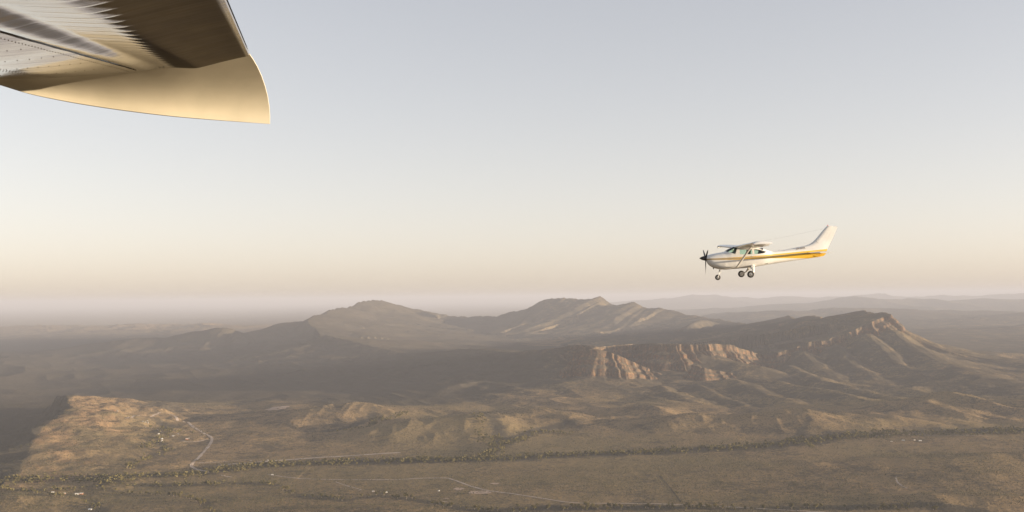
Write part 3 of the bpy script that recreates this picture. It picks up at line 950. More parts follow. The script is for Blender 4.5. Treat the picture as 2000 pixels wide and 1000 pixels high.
    # propeller
    hub = (LX(238), 0, LZ(521))
    prop = part('propeller', lathe([(-.03, .06), (0, .10), (.05, .10)], hub, 'X', 20), M_DARKMETAL)
    part('spinner', lathe([(LX(163) - LX(238), .004), (LX(168) - LX(238), .035), (LX(180) - LX(238), .075), (LX(200) - LX(238), .115), (LX(222) - LX(238), .145), (LX(244) - LX(238), .160), (LX(245) - LX(238), .150)], hub, 'X', 32), M_DARKMETAL, prop)
    for ang in (-90, 30, 150):
        a = math.radians(ang + 1)
        rd = Vector((0, math.cos(a), math.sin(a))); tg = Vector((0, -math.sin(a), math.cos(a))); ax = Vector((1, 0, 0))
        S = []
        for r, ch, tw in ((.10, .07, 60), (.2, .085, 52), (.35, .115, 40), (.55, .125, 30), (.75, .115, 23), (.9, .095, 18), (.98, .06, 16), (1.02, .02, 15)):
            t_ = math.radians(tw); d = tg * math.cos(t_) + ax * math.sin(t_); nn = tg * -math.sin(t_) + ax * math.cos(t_)
            S.append([Vector(hub) + rd * r + d * (u * ch) + nn * (w_ * ch) for u, w_ in ((-.5, 0), (-.2, .07), (.2, .07), (.5, 0), (.2, -.05), (-.2, -.05))])
        part('propeller_blade', loft(S), M_DARKMETAL, prop)
    # landing gear
    def wheel(c, r, wd, parent, name='wheel'):
        ty = lathe([(-wd * .5, r * .55), (-wd * .5, r * .8), (-wd * .38, r * .95), (0, r), (wd * .38, r * .95), (wd * .5, r * .8), (wd * .5, r * .55), (wd * .3, r * .52), (-wd * .3, r * .52), (-wd * .5, r * .55)], c, 'Y', 32, cap=False)
        o = part(name, ty, M_RUBBER, parent)
        part('rim', lathe([(-wd * .52, r * .10), (-wd * .50, r * .18), (-wd * .42, r * .30), (-wd * .46, r * .54), (wd * .46, r * .54), (wd * .42, r * .30), (wd * .50, r * .18), (wd * .52, r * .10)], c, 'Y', 28), M_METAL, o)
    nx, nz = LX(384), LZ(757)
    g = part('nose_gear', merge(tube([(LX(413), 0, LZ(650)), (LX(403), 0, LZ(690))], .042), tube([(LX(403), 0, LZ(690)), (LX(393), 0, LZ(722))], .028),
                                tube([(LX(393), -.10, LZ(722)), (nx, -.10, nz)], .020), tube([(LX(393), .10, LZ(722)), (nx, .10, nz)], .020), tube([(LX(393), -.11, LZ(722)), (LX(393), .11, LZ(722))], .024),
                                tube([(nx, -.12, nz), (nx, .12, nz)], .015), tube([(LX(408), 0, LZ(672)), (LX(430), 0, LZ(686)), (LX(420), 0, LZ(700)), (LX(396), 0, LZ(715))], .013)), M_WHITE)
    wheel((nx, 0, nz), .172, .13, g)
    for sd in (-1, 1):
        cx, cz = -.365, -.965
        leg = [(LX(792), sd * .36, LZ(628)), (LX(788), sd * .70, LZ(660)), (LX(776), sd * 1.02, LZ(692)), (cx, sd * 1.24, cz)]
        S = []
        for (p, wx, wz) in zip([Vector(q) for q in leg], (.115, .085, .062, .045), (.05, .034, .028, .026)):
            S.append([p + Vector((math.cos(q) * wx, 0, math.sin(q) * wz)) for q in [2 * math.pi * j / 12 for j in range(12)]])
        g = part('main_gear_leg', merge(loft(S), tube([(cx, sd * 1.22, cz), (cx, sd * 1.36, cz)], .03)), M_WHITE)
        part('gear_fairing', lathe([(0, .15), (.06, .12), (.16, .09)] if sd > 0 else [(-.16, .09), (-.06, .12), (0, .15)], (LX(791), sd * .38, LZ(630)), 'Y', 16), M_WHITE, g)
        wheel((cx, sd * 1.35, cz), .213, .16, g)
    part('exhaust_pipe', tube([(LX(328), -.14, LZ(628)), (LX(326), -.15, LZ(648)), (LX(332), -.15, LZ(654))], .03), M_DARKMETAL)
    part('aerial', merge(tube([(LX(1128), 0, LZ(440)), (LX(1140), 0, LZ(424))], .008, 6)), M_DARKMETAL)
    part('aerial', merge(tube([(LX(690), .3, LZ(378)), (LX(700), .3, LZ(356))], .008, 6)), M_DARKMETAL)
    part('wire_aerial', tube([(LX(1672), -.01, LZ(180)), (LX(1450), -.35, LZ(221)), (LX(1230), -.70, LZ(264)), (LX(1000), -1.08, LZ(303)), (LX(760), -1.45, LZ(345))], .0028, 5), M_DARKMETAL)
    part('tie_down_ring', tube([(LX(1600), 0, LZ(522)), (LX(1606), 0, LZ(532)), (LX(1612), 0, LZ(522))], .008, 6), M_METAL)
    # registration letters and the pale mark on the fin, both sides
    cu = bpy.data.curves.new('letters', 'FONT'); cu.body = 'VH-WPA'; cu.size = .205; cu.extrude = .002; cu.space_character = 1.05; cu.shear = .12
    tmp = bpy.data.objects.new('tmp', cu); COL.objects.link(tmp)
    dg = bpy.context.evaluated_depsgraph_get(); dg.update()
    base = bpy.data.meshes.new_from_object(tmp.evaluated_get(dg)); bpy.data.objects.remove(tmp)
    wid = max(v.co.x for v in base.vertices)
    for sd in (-1, 1):
        me = base.copy()
        k_ = .57 / wid
        for v in me.vertices:
            x, y, z = v.co
            a = LX(1338) + x * k_ if sd < 0 else LX(1338) + .57 - x * k_
            v.co = (a, sd * .0995 + sd * z, LZ(430.5) + y * .9 + (a - LX(1338)) * .10)
        part('registration_letters', me, M_LETTER, fin)
        ring = []
        for q in range(24):
            a = math.radians(30 + 270 * q / 23)
            ring.append((LX(1612) + .10 * math.cos(a), LZ(330) + .12 * math.sin(a)))
        inner = [(LX(1616) + .085 * math.cos(math.radians(30 + 270 * q / 23)), LZ(330) + .10 * math.sin(math.radians(30 + 270 * q / 23))) for q in range(24)]
        part('fin_emblem', plate(ring + inner[::-1], sd * .077, sd * .080), M_MARK, fin)


build_aircraft()


# ------------------------------------------------------------------ the wing the photographer sits under
def cream_mat(name='cream_wing_paint', dk=1.0, coat=.35):
    m, t, b = mat(name)
    k = NT(t)
    co = k.n('ShaderNodeTexCoord').outputs['Object']
    n = k.noise(co, 5.0, 5, .6)
    n2 = k.noise(k.mapping(co, (3.0, 40.0, 3.0)), 1.0, 4, .6)
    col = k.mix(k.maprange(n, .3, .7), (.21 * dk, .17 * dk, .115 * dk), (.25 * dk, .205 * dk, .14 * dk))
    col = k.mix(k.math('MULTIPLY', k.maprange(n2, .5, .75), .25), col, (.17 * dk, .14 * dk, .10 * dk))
    k.link(col, b.inputs['Base Color'])
    k.link(k.maprange(n2, .3, .8, .07, .16), b.inputs['Roughness'])
    b.inputs['Specular IOR Level'].default_value = .5
    b.inputs['Coat Weight'].default_value = coat; b.inputs['Coat Roughness'].default_value = .04
    if dk < 1:                                            # dark ground reflection on the aft half of the aileron, painted in
        mt = k.n('ShaderNodeAttribute', attribute_name='dark_reflection').outputs['Fac']
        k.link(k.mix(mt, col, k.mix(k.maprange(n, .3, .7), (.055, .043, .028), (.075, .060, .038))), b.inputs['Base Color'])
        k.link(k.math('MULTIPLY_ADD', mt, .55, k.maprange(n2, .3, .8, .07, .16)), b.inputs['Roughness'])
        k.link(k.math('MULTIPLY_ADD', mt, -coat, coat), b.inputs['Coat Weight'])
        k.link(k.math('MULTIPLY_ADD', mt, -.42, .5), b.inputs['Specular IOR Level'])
    w = k.noise(k.mapping(co, (1.6, 9.0, 1.6)), 1.0, 3, .5)
    k.link(k.bump(w, .004, .5), b.inputs['Normal'])
    return m


def tip_mat():
    m, t, b = mat('cream_tip_gelcoat')
    k = NT(t)
    co = k.n('ShaderNodeTexCoord').outputs['Object']
    n = k.noise(k.mapping(co, (6.0, 6.0, 2.0)), 1.0, 4, .55)
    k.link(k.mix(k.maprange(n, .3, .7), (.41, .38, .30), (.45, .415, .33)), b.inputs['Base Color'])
    b.inputs['Roughness'].default_value = .42
    k.link(k.bump(n, .004, .4), b.inputs['Normal'])
    return m


def build_near_wing():
    root = bpy.data.objects.new('aircraft_wing', None); COL.objects.link(root)
    tag(root, 'cream underside of a near aircraft wing with drooped tip at upper left', 'wing')
    root.location = at(487, 106, 4.45)
    O = np.array(root.location)
    MW, MT = cream_mat(), tip_mat()
    YT = 4.45
    DIH = .145
    PU = [0, .03, .08, .16, .30, .45, .60, .612, .63, .65, .68, .695, .71, .75, .79, .81, .83, .87, .91, .95, 1.0]
    PZ = [-.030, -.062, -.078, -.082, -.080, -.070, -.0545, -.0540, -.0550, -.0530, -.0440, -.0420, -.0425, -.0450, -.0475, -.0475, -.0440, -.0330, -.0220, -.0115, 0.0]
    PS = catmull(np.stack([PU, PZ], 1), 6)
    PU, PZ = PS[:, 0], PS[:, 1]

    def under(u, y):
        te = -1.064 - .205 * (y - YT)
        le = -2.215 - .04 * (y - YT)
        c = te - le
        z = .998 - DIH * (YT - y) + np.interp(u, PU, PZ) * c / 1.15
        return np.array([le + u * c, y, z])

    def panel(u0, u1, y0, y1, nu, ny, extra=None, thick=.012):
        us = np.linspace(u0, u1, nu); ys = np.linspace(y0, y1, ny)
        G = np.array([[under(u, y) for u in us] for y in ys])
        if extra is not None:
            for i, y in enumerate(ys):
                for j, u in enumerate(us): G[i, j, 2] += extra(u, y)
        top = G.copy()
        top[:, :, 2] += thick
        V = np.concatenate([G.reshape(-1, 3), top.reshape(-1, 3)]) - O
        idx = np.arange(nu * ny).reshape(ny, nu); m = nu * ny
        Fc = []
        for i in range(ny - 1):
            for j in range(nu - 1):
                a, b, c, d = idx[i, j], idx[i, j + 1], idx[i + 1, j + 1], idx[i + 1, j]
                Fc += [(a, d, c, b), (a + m, b + m, c + m, d + m)]
        ring = list(idx[0, :]) + list(idx[1:, -1]) + list(idx[-1, -2::-1]) + list(idx[-2:0:-1, 0])
        Fc += [(ring[q], ring[(q + 1) % len(ring)], ring[(q + 1) % len(ring)] + m, ring[q] + m) for q in range(len(ring))]
        return [tuple(v) for v in V], [tuple(int(q) for q in f) for f in Fc]

    rng = random.Random(4)
    wav = [(rng.uniform(2, 9), rng.uniform(5, 26), rng.uniform(0, 6.28)) for _ in range(7)]

    def ripple(u, y): return sum(.00032 * math.sin(a * u * 3 + b * y + p) for a, b, p in wav)
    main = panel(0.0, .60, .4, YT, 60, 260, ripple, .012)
    # upper skin
    ysk = np.linspace(.4, YT, 10); S = []
    for y in ysk:
        te = under(1, y); le = under(0, y); c = te[0] - le[0]
        S.append([tuple(np.array([le[0] + a * c, y, le[2] + a * (te[2] - le[2]) + .02 + b * c]) - O) for a, b in [(0, -.006), (.01, .02), (.05, .045), (.15, .072), (.3, .085), (.5, .075), (.7, .05), (.9, .018), (1.0, .0)]])
    skin = loft(S, closed=False, cap=False)

    def dome(u, y, r=.0023):
        p = under(u, y) - O
        p[2] += ripple(u, y)
        V = [(p[0] + r * math.cos(q), p[1] + r * math.sin(q), p[2] - .0003) for q in [i * math.pi / 3 for i in range(6)]] + [(p[0], p[1], p[2] - .0022)]
        return V, [(i, (i + 1) % 6, 6) for i in range(6)]
    rv = []
    for u in (.575, .32, .30):
        rv += [dome(u, y) for y in np.arange(2.0, YT - .02, .030)]
    for y in np.arange(2.2, YT, .33):
        rv += [dome(u, y) for u in np.arange(.06, .57, .03)]

    def part(name, geo, m, parent=root, angle=50):
        return link(name, mesh_of(name, *geo, angle=angle), m, parent)
    wp = part('wing_panel', merge(main, skin, *rv), MW)

    def corr(u, y):
        ph = (y / .11) % 1.0
        k_ = min(1, max(0, (u - .695) / .03)) * (.35 + .65 * min(1, max(0, (.88 - u) / .05)))
        return -.0007 * (ph if ph < .85 else (1 - ph) / .15 * .85) * k_ + .25 * ripple(u, y)
    ail = part('aileron', panel(.614, 1.0, .4, YT - .012, 56, 720, corr, .010), cream_mat('aileron_painted_reflection', .45, .35), wp, 25)
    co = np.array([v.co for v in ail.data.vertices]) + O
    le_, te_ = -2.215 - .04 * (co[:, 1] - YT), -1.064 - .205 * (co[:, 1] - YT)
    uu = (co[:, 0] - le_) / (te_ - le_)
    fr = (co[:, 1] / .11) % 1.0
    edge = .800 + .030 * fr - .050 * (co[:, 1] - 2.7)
    add_attr(ail.data, 'dark_reflection', sstep(-.004, .010, uu - edge) * (1 - .8 * sstep(.985, .995, uu)))  # zigzag edge of the reflection painted on the aileron skin
    # drooped tip: inner face, bottom edge, outer face
    A = [(-75, 146), (-30, 151), (0, 150.5), (60, 148.5), (130, 145), (210, 139.5), (280, 133), (350, 126), (420, 116.5), (487, 106)]
    Bt = [(-75, 147), (-30, 157), (0, 166), (50, 181), (100, 192), (160, 203), (240, 215), (330, 226), (420, 234), (527, 242)]
    SW = []
    for i, (a, b) in enumerate(zip(A, Bt)):
        ya = YT if 0 < i else YT
        pa = at(a[0], a[1], YT)
        pb = at(b[0], b[1], 4.50 + .46 * (max(0, (i - 0.5)) / 8.5) ** 1.7)
        row = []
        for f, g in ((0, 0), (.10, .05), (.22, .13), (.36, .25), (.5, .39), (.64, .54), (.78, .71), (.9, .86), (1, 1)):
            # first outward in the plane of the wing, then down
            h = math.sin(f * math.pi / 2)
            p = np.array([pa[0] + (pb[0] - pa[0]) * (h * .55 + f * .45), pa[1] + (pb[1] - pa[1]) * h, pa[2] + (pb[2] - pa[2]) * g + .02 * math.sin(f * math.pi) * (i / 9)])
            row.append(p)
        th = .010 + .060 * math.sin(math.pi * (1 - i / 9.0)) ** .8
        outer = [q + np.array([0.0, th * (.35 + .65 * math.sin(math.pi * g)), .4 * th * g]) for q, g in zip(row[::-1], np.linspace(0, 1, len(row)))]
        if i == len(A) - 1:
            for q in row: q[0] += 0
        SW.append([tuple(p - O) for p in row + outer])
    CS = catmull(np.array(SW).reshape(len(SW), -1), 6).reshape(-1, len(SW[0]), 3)
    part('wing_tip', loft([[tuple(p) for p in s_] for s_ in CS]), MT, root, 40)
    # seam strip, screws and a static wick on the tip joint
    sc_ = []
    for i in range(4, 60):
        px = 8 * i
        if px > 480: break
        zy = np.interp(px, [a[0] for a in A], [a[1] for a in A])
        p = at(px, zy + 2.2, YT + .004) - O
        r = .004
        sc_.append(([(p[0] + r * math.cos(q), p[1] - .001, p[2] + r * math.sin(q)) for q in [j * math.pi / 3 for j in range(6)]] + [(p[0], p[1] - .003, p[2])], [(j, (j + 1) % 6, 6) for j in range(6)]))
    part('screw_strip', merge(*sc_), M_METAL, root)


build_near_wing()


# ------------------------------------------------------------------ tracks, clearings, trees, scrub, homesteads
def on_ground(px, py, it=5):
    """world point of the terrain seen at a pixel"""
    z = -AGL
    for _ in range(it):
        p = gnd(px, py, z)
        z = float(height(np.array([p[0]]), np.array([p[1]]))[0][0])
    p = gnd(px, py, z)
    return np.array([p[0], p[1], z])


def dirt_mat(name, a, b_):
    m, t, b = mat(name)
    k = NT(t)
    co = k.n('ShaderNodeNewGeometry').outputs['Position']
    n = k.noise(co, 1 / 14.0, 4, .6); n2 = k.noise(co, 1 / 90.0, 3, .6)
    c = k.mix(k.maprange(n, .3, .7), a, b_)
    c = k.mix(k.math('MULTIPLY', k.maprange(n2, .5, .7), .5), c, (.20, .15, .10))
    k.link(c, b.inputs['Base Color']); b.inputs['Roughness'].default_value = 1; b.inputs['Specular IOR Level'].default_value = 0
    return m


M_ROAD = dirt_mat('pale_dirt', (.36, .29, .235), (.43, .35, .29))
M_CLEAR = dirt_mat('bare_earth', (.36, .265, .20), (.44, .33, .26))


def road(name, pix, width, m=None, wob=0.0):
    P = np.array([on_ground(a, b)[:2] for a, b in pix])
    P = catmull(P, 8)
    seg = np.r_[0, np.cumsum(np.linalg.norm(np.diff(P, axis=0), axis=1))]
    n = max(8, int(seg[-1] / 14))
    t = np.linspace(0, seg[-1], n)
    Q = np.stack([np.interp(t, seg, P[:, 0]), np.interp(t, seg, P[:, 1])], 1)
    d = np.gradient(Q, axis=0); d /= np.linalg.norm(d, axis=1, keepdims=True)
    nr = np.stack([-d[:, 1], d[:, 0]], 1)
    w = width * (1 + .25 * vnoise(t / 60.0, t * 0 + len(pix), 5))
    rows_ = []
    for f in (-.5, -.25, 0, .25, .5):
        X = Q + nr * (w * f)[:, None]
        z = height(X[:, 0], X[:, 1])[0]
        rows_.append(np.column_stack([X, z + .55]))
    V = np.stack(rows_, 1).reshape(-1, 3)
    idx = np.arange(n * 5).reshape(n, 5)
    Fq = np.stack([idx[:-1, :-1], idx[1:, :-1], idx[1:, 1:], idx[:-1, 1:]], -1).reshape(-1, 4)
    me = np_mesh(name, V, Fq, smooth=True)
    return tag(link(name, me, m or M_ROAD), kind='structure')


road('road', [(245, 817), (290, 815), (330, 814.5), (350, 818), (360, 824), (376, 834), (396, 845), (411, 853), (414, 858), (411, 866), (402, 878), (390, 892), (378, 903), (374, 909), (378, 914), (390, 919), (408, 923.5)], 13)
road('road', [(430, 928), (440, 930), (452, 932)], 11)
road('airstrip', [(425, 909), (480, 904.5), (540, 899.5), (620, 894), (700, 889), (782, 884)], 24)
road('track', [(384, 903), (430, 900.5), (482, 898.5), (492, 901)], 6)
road('track', [(352, 860), (380, 859), (412, 858)], 6)
road('track', [(258, 825), (285, 835), (318, 845)], 6)
road('road', [(524, 927), (545, 930), (580, 934), (630, 936.5), (700, 937.2), (770, 937), (830, 934), (868, 933.8), (885, 937), (910, 946), (945, 956.5), (990, 963), (1030, 969), (1075, 976), (1110, 981), (1160, 983), (1240, 983.5), (1330, 986), (1420, 990), (1510, 995), (1580, 999), (1680, 1004)], 10)
road('track', [(655, 941), (675, 948), (700, 955), (705, 957), (700, 958)], 6)
road('track', [(1750, 931), (1752, 940), (1758, 946), (1772, 954)], 6)
road('track', [(1700, 852), (1790, 849), (1880, 850), (1930, 852)], 7)
DARK_TRACK = dirt_mat('dark_scrub_strip', (.08, .07, .05), (.11, .09, .06))
road('track', [(1288, 929), (1302, 945), (1316, 962), (1330, 981)], 7, DARK_TRACK)


def clearing(px, py, rx, ry):
    """a scraped patch of bare ground; rx, ry in pixels of the photograph"""
    c = on_ground(px, py)
    a = on_ground(px + rx, py); b = on_ground(px, py + ry)
    ra = abs(a[0] - c[0]); rb = abs(b[1] - c[1])
    V = [c]
    for q in range(40):
        t = 2 * math.pi * q / 40
        r = 1 + .28 * float(vnoise(np.array([math.cos(t) * 1.7 + px]), np.array([math.sin(t) * 1.7]), 8)[0])
        V.append(np.array([c[0] + ra * r * math.cos(t), c[1] + rb * r * math.sin(t), 0]))
    V = np.array(V)
    V[:, 2] = height(V[:, 0], V[:, 1])[0] + .5
    me = np_mesh('clearing', V, np.array([[0, q + 1, (q + 1) % 40 + 1] for q in range(40)]))
    tag(link('clearing', me, M_CLEAR), kind='structure')


for c_ in [(937, 961.5, 22, 3.0), (896, 955, 10, 2.4), (966, 944.5, 9, 1.3), (872, 974, 7, 1.0), (868, 980, 6, .9), (540, 797, 22, 3.5)]:
    clearing(*c_)


# trees
def leaf_mat(name, lo, hi):
    m, t, b = mat(name)
    k = NT(t)
    co = k.n('ShaderNodeNewGeometry').outputs['Position']
    n = k.noise(co, 1 / 3.0, 3, .6); n2 = k.noise(co, 1 / 60.0, 2, .5)
    k.link(k.mix(k.maprange(k.math('ADD', k.math('MULTIPLY', n, .5), k.math('MULTIPLY', n2, .5)), .35, .65), lo, hi), b.inputs['Base Color'])
    b.inputs['Roughness'].default_value = .85; b.inputs['Specular IOR Level'].default_value = .15
    return m


M_LEAF = leaf_mat('gum_leaves', (.095, .085, .034), (.21, .175, .07))
M_SCRUB = leaf_mat('scrub_leaves', (.055, .055, .028), (.10, .088, .042))
M_BARK = simple_mat('pale_bark', (.36, .30, .24), .9, noise=.2)


def crown_arrays(rng, h, r, n, size):
    """leaf faces spread through a crown of several clumps"""
    cl = []
    for q in range(rng.randint(5, 8)):
        a = rng.uniform(0, 6.28); d = r * rng.uniform(.15, .75)
        cl.append((d * math.cos(a), d * math.sin(a), h * rng.uniform(.45, .9), r * rng.uniform(.28, .5)))
    V = np.empty((n * 4, 3)); rs = np.random.RandomState(rng.randint(0, 99999))
    ci = rs.randint(0, len(cl), n); C_ = np.array(cl)[ci]
    u = rs.normal(size=(n, 3)); u /= np.linalg.norm(u, axis=1, keepdims=True)
    ctr = C_[:, :3] + u * (C_[:, 3] * rs.uniform(.55, 1.0, n) ** .6)[:, None] * np.array([1, 1, .75])
    a = rs.normal(size=(n, 3)); a /= np.linalg.norm(a, axis=1, keepdims=True)
    b = np.cross(a, rs.normal(size=(n, 3))); b /= np.linalg.norm(b, axis=1, keepdims=True)
    sz = size * rs.uniform(.6, 1.3, n)[:, None]
    for i, (s1, s2) in enumerate(((-1, -.6), (1, -.7), (.8, .7), (-.9, .6))):
        V[i::4] = ctr + a * s1 * sz + b * s2 * sz
    V[:, 2] = np.maximum(V[:, 2], .4)
    return V, np.arange(n * 4).reshape(n, 4)


def trunk_geo(rng, h, r):
    lean = rng.uniform(-.08, .08) * h
    top = (lean, rng.uniform(-.05, .05) * h, h * .5)
    g = [tube([(0, 0, -.8), (lean * .3, 0, h * .22), top], [h * .032, h * .024, h * .016], 7)]
    for q in range(4):
        a = rng.uniform(0, 6.28)
        g.append(tube([(top[0] * .8, top[1] * .8, h * rng.uniform(.28, .42)), (r * .35 * math.cos(a), r * .35 * math.sin(a), h * .55), (r * .6 * math.cos(a), r * .6 * math.sin(a), h * .72)], [h * .014, h * .010, h * .004], 5))
    return merge(*g)


def creek_points(c, rs):
    P = catmull(np.array([on_ground(a, b)[:2] for a, b in c['p']]), 8)
    seg = np.r_[0, np.cumsum(np.linalg.norm(np.diff(P, axis=0), axis=1))]
    t = np.sort(rs.uniform(0, seg[-1], c['n']))
    t = np.clip(t + 25 * vnoise(t / 90.0, t * 0, 3), 0, seg[-1])
    X = np.stack([np.interp(t, seg, P[:, 0]), np.interp(t, seg, P[:, 1])], 1)
    X = X + rs.normal(size=X.shape) * c['w'] * .55
    gap = fbm(X[:, 0] / 150.0, X[:, 1] / 150.0, 501, 2)
    return X[gap > rs.uniform(-1.1, .25, len(X))]


def build_trees():
    rng = random.Random(11); rs = np.random.RandomState(5)
    protos = []
    for q in range(7):
        h = rng.uniform(9.5, 14.5); r = h * rng.uniform(.36, .50)
        V, Fq = crown_arrays(rng, h, r, 420, .075 * h)
        cm = np_mesh('crown', V, Fq); cm.materials.append(M_LEAF)
        tm = mesh_of('trunk', *trunk_geo(rng, h, r)); tm.materials.append(M_BARK)
        protos.append((tm, cm))

    def plant(x, y, z, label, group, sc_=1.0, k=None):
        tm, cm = protos[rng.randrange(7) if k is None else k]
        root = bpy.data.objects.new('gum_tree', None); COL.objects.link(root)
        tag(root, label, 'tree', group)
        root.location = (x, y, z); root.rotation_euler = (0, 0, rng.uniform(0, 6.28)); root.scale = (sc_, sc_, sc_ * rng.uniform(.85, 1.1))
        link('trunk', tm, None, root); link('crown', cm, None, root)
    mass = []
    for c in CREEKS:
        X = creek_points(c, rs)
        z = height(X[:, 0], X[:, 1])[0]
        if c.get('near'):
            for (x, y), zz in zip(X, z): plant(x, y, zz, c['label'], c['group'], rng.uniform(.7, 1.25))
        else:
            mass += [(x, y, zz) for (x, y), zz in zip(X, z)]
    for px, py, sc_, lab in [(668, 978, 1.2, 'lone pale tree with a white trunk beside the darkest stretch of the curving creek'), (794, 975, 1.6, 'broad rounded gum tree, the largest on the curving creek'),
                             (305, 949, 1.3, 'solitary tall gum tree with a bare trunk on the open flat left of the bend'), (449, 948, 1.15, 'small gum tree standing alone right of the lower left creek'),
                             (1010, 992, 1.5, 'wide gum tree at the left end of the dense row below the road'), (1727, 992, 1.4, 'gum tree with a yellow crown in the loose row at bottom right'),
                             (904, 898, 1.5, 'tall gum tree sticking out of the long dark creek line'), (249, 914, 1.7, 'broad yellow gum tree at the foot of the orange hill')]:
        p = on_ground(px, py); plant(p[0], p[1], p[2], lab, None, sc_)
    # the long creek woodland, too many to tell apart
    small = []
    for q in range(6):
        h = rng.uniform(8, 13); small.append(crown_arrays(rng, h, h * rng.uniform(.38, .5), 55, .15 * h))
    VV = []; FF = []; o = 0
    for x, y, zz in mass:
        V, Fq = small[rng.randrange(6)]
        a = rng.uniform(0, 6.28); s_ = rng.uniform(.65, 1.4)
        c_, n_ = math.cos(a) * s_, math.sin(a) * s_
        VV.append(np.column_stack([V[:, 0] * c_ - V[:, 1] * n_ + x, V[:, 0] * n_ + V[:, 1] * c_ + y, V[:, 2] * s_ + zz])); FF.append(Fq + o); o += len(V)
    tag(link('creek_woodland', np_mesh('creek_woodland', np.concatenate(VV), np.concatenate(FF)), M_LEAF), kind='stuff')


build_trees()


def build_scrub(n=90000):
    rs = np.random.RandomState(8)
    inv = rs.uniform(1 / 7200.0, 1 / 3300.0, n * 3)
    Y = 1 / inv; X = rs.uniform(-.52, .52, n * 3) * Y
    dens = fbm(X / 300.0, Y / 300.0, 401, 3) + .7 * fbm(X / 70.0, Y / 70.0, 403, 2)
    keep = rs.uniform(-.75, .75, n * 3) < dens
    X = X[keep][:n]; Y = Y[keep][:n]
    z = height(X, Y)[0]
    n = len(X)
    r = rs.uniform(.7, 1.9, n) * (1 + .6 * (rs.uniform(size=n) > .93)); h = r * rs.uniform(.9, 1.6, n)
    a = rs.uniform(0, 6.28, n)
    V = np.empty((n, 6, 3))
    for k in range(4):
        q = a + k * math.pi / 2; rr = r * rs.uniform(.7, 1.2, n)
        V[:, k] = np.stack([X + rr * np.cos(q), Y + rr * np.sin(q), z + h * rs.uniform(.25, .5, n)], 1)
    V[:, 4] = np.stack([X + .3 * r * rs.normal(size=n), Y + .3 * r * rs.normal(size=n), z + h], 1)
    V[:, 5] = np.stack([X, Y, z - .3], 1)
    T = np.array([[0, 1, 4], [1, 2, 4], [2, 3, 4], [3, 0, 4], [1, 0, 5], [2, 1, 5], [3, 2, 5], [0, 3, 5]])
    Fq = (np.arange(n)[:, None, None] * 6 + T[None]).reshape(-1, 3)
    tag(link('scrub', np_mesh('scrub', V.reshape(-1, 3), Fq), M_SCRUB), kind='stuff')


build_scrub()

# homesteads and sheds
M_ROOFS = {'white': simple_mat('white_iron_roof', (.55, .53, .49), .5, noise=.08, nscale=.4), 'grey': simple_mat('grey_iron_roof', (.45, .45, .45), .45, noise=.1, nscale=.4),
           'blue': simple_mat('blue_white_roof', (.46, .52, .58), .5, noise=.05, nscale=.4), 'rust': simple_mat('rusty_orange_roof', (.50, .17, .06), .7, noise=.25, nscale=.4)}
M_WALL = {'white': simple_mat('white_wall', (.48, .45, .41), .8, noise=.08, nscale=.4), 'tan': simple_mat('tan_wall', (.42, .33, .24), .85, noise=.12, nscale=.4), 'rust': simple_mat('orange_wall', (.48, .20, .09), .85, noise=.2, nscale=.4)}
M_OPEN = simple_mat('dark_opening', (.03, .03, .03), .6)


def shed(px, py, L, W, H, rot, roof, wall, label, name='shed', cat='shed', group=None):
    p = on_ground(px, py)
    L, W, H = L * .8, W * .8, H * .85
    root = bpy.data.objects.new(name, None); COL.objects.link(root)
    tag(root, label, cat, group)
    root.location = (p[0], p[1], p[2] - .3); root.rotation_euler = (0, 0, math.radians(rot))
    l, w, rise = L / 2, W / 2, W * .22
    V = [(-l, -w, 0), (l, -w, 0), (l, w, 0), (-l, w, 0), (-l, -w, H), (l, -w, H), (l, w, H), (-l, w, H), (-l, 0, H + rise), (l, 0, H + rise)]
    Fc = [(0, 1, 5, 4), (2, 3, 7, 6), (1, 2, 6, 9, 5), (3, 0, 4, 8, 7), (3, 2, 1, 0)]
    link('wall', mesh_of('wall', V, Fc, smooth=False), M_WALL[wall], root)
    e = .5
    S = []
    for x in (-l - e, l + e):
        S.append([(x, -w - e, H - .12), (x, 0, H + rise + .06), (x, w + e, H - .12), (x, w + e, H + .05), (x, 0, H + rise + .24), (x, -w - e, H + .05)])
    link('roof', mesh_of('roof', *loft(S), smooth=False), M_ROOFS[roof], root)
    link('door', mesh_of('door', [(-L * .12, -w - .04, .1), (L * .12, -w - .04, .1), (L * .12, -w - .04, H * .75), (-L * .12, -w - .04, H * .75), (-L * .12, -w + .02, .1), (L * .12, -w + .02, .1), (L * .12, -w + .02, H * .75), (-L * .12, -w + .02, H * .75)],
                         [(0, 1, 2, 3), (7, 6, 5, 4), (0, 4, 5, 1), (1, 5, 6, 2), (2, 6, 7, 3), (3, 7, 4, 0)], smooth=False), M_OPEN, root)
    if L > 9:
        for sx in (-.34, .30):
            x0, x1 = L * sx, L * (sx + .10)
            link('window', mesh_of('window', [(x0, -w - .03, 1.1), (x1, -w - .03, 1.1), (x1, -w - .03, 2.2), (x0, -w - .03, 2.2), (x0, -w + .02, 1.1), (x1, -w + .02, 1.1), (x1, -w + .02, 2.2), (x0, -w + .02, 2.2)],
                                   [(0, 1, 2, 3), (7, 6, 5, 4), (0, 4, 5, 1), (1, 5, 6, 2), (2, 6, 7, 3), (3, 7, 4, 0)], smooth=False), M_OPEN, root)


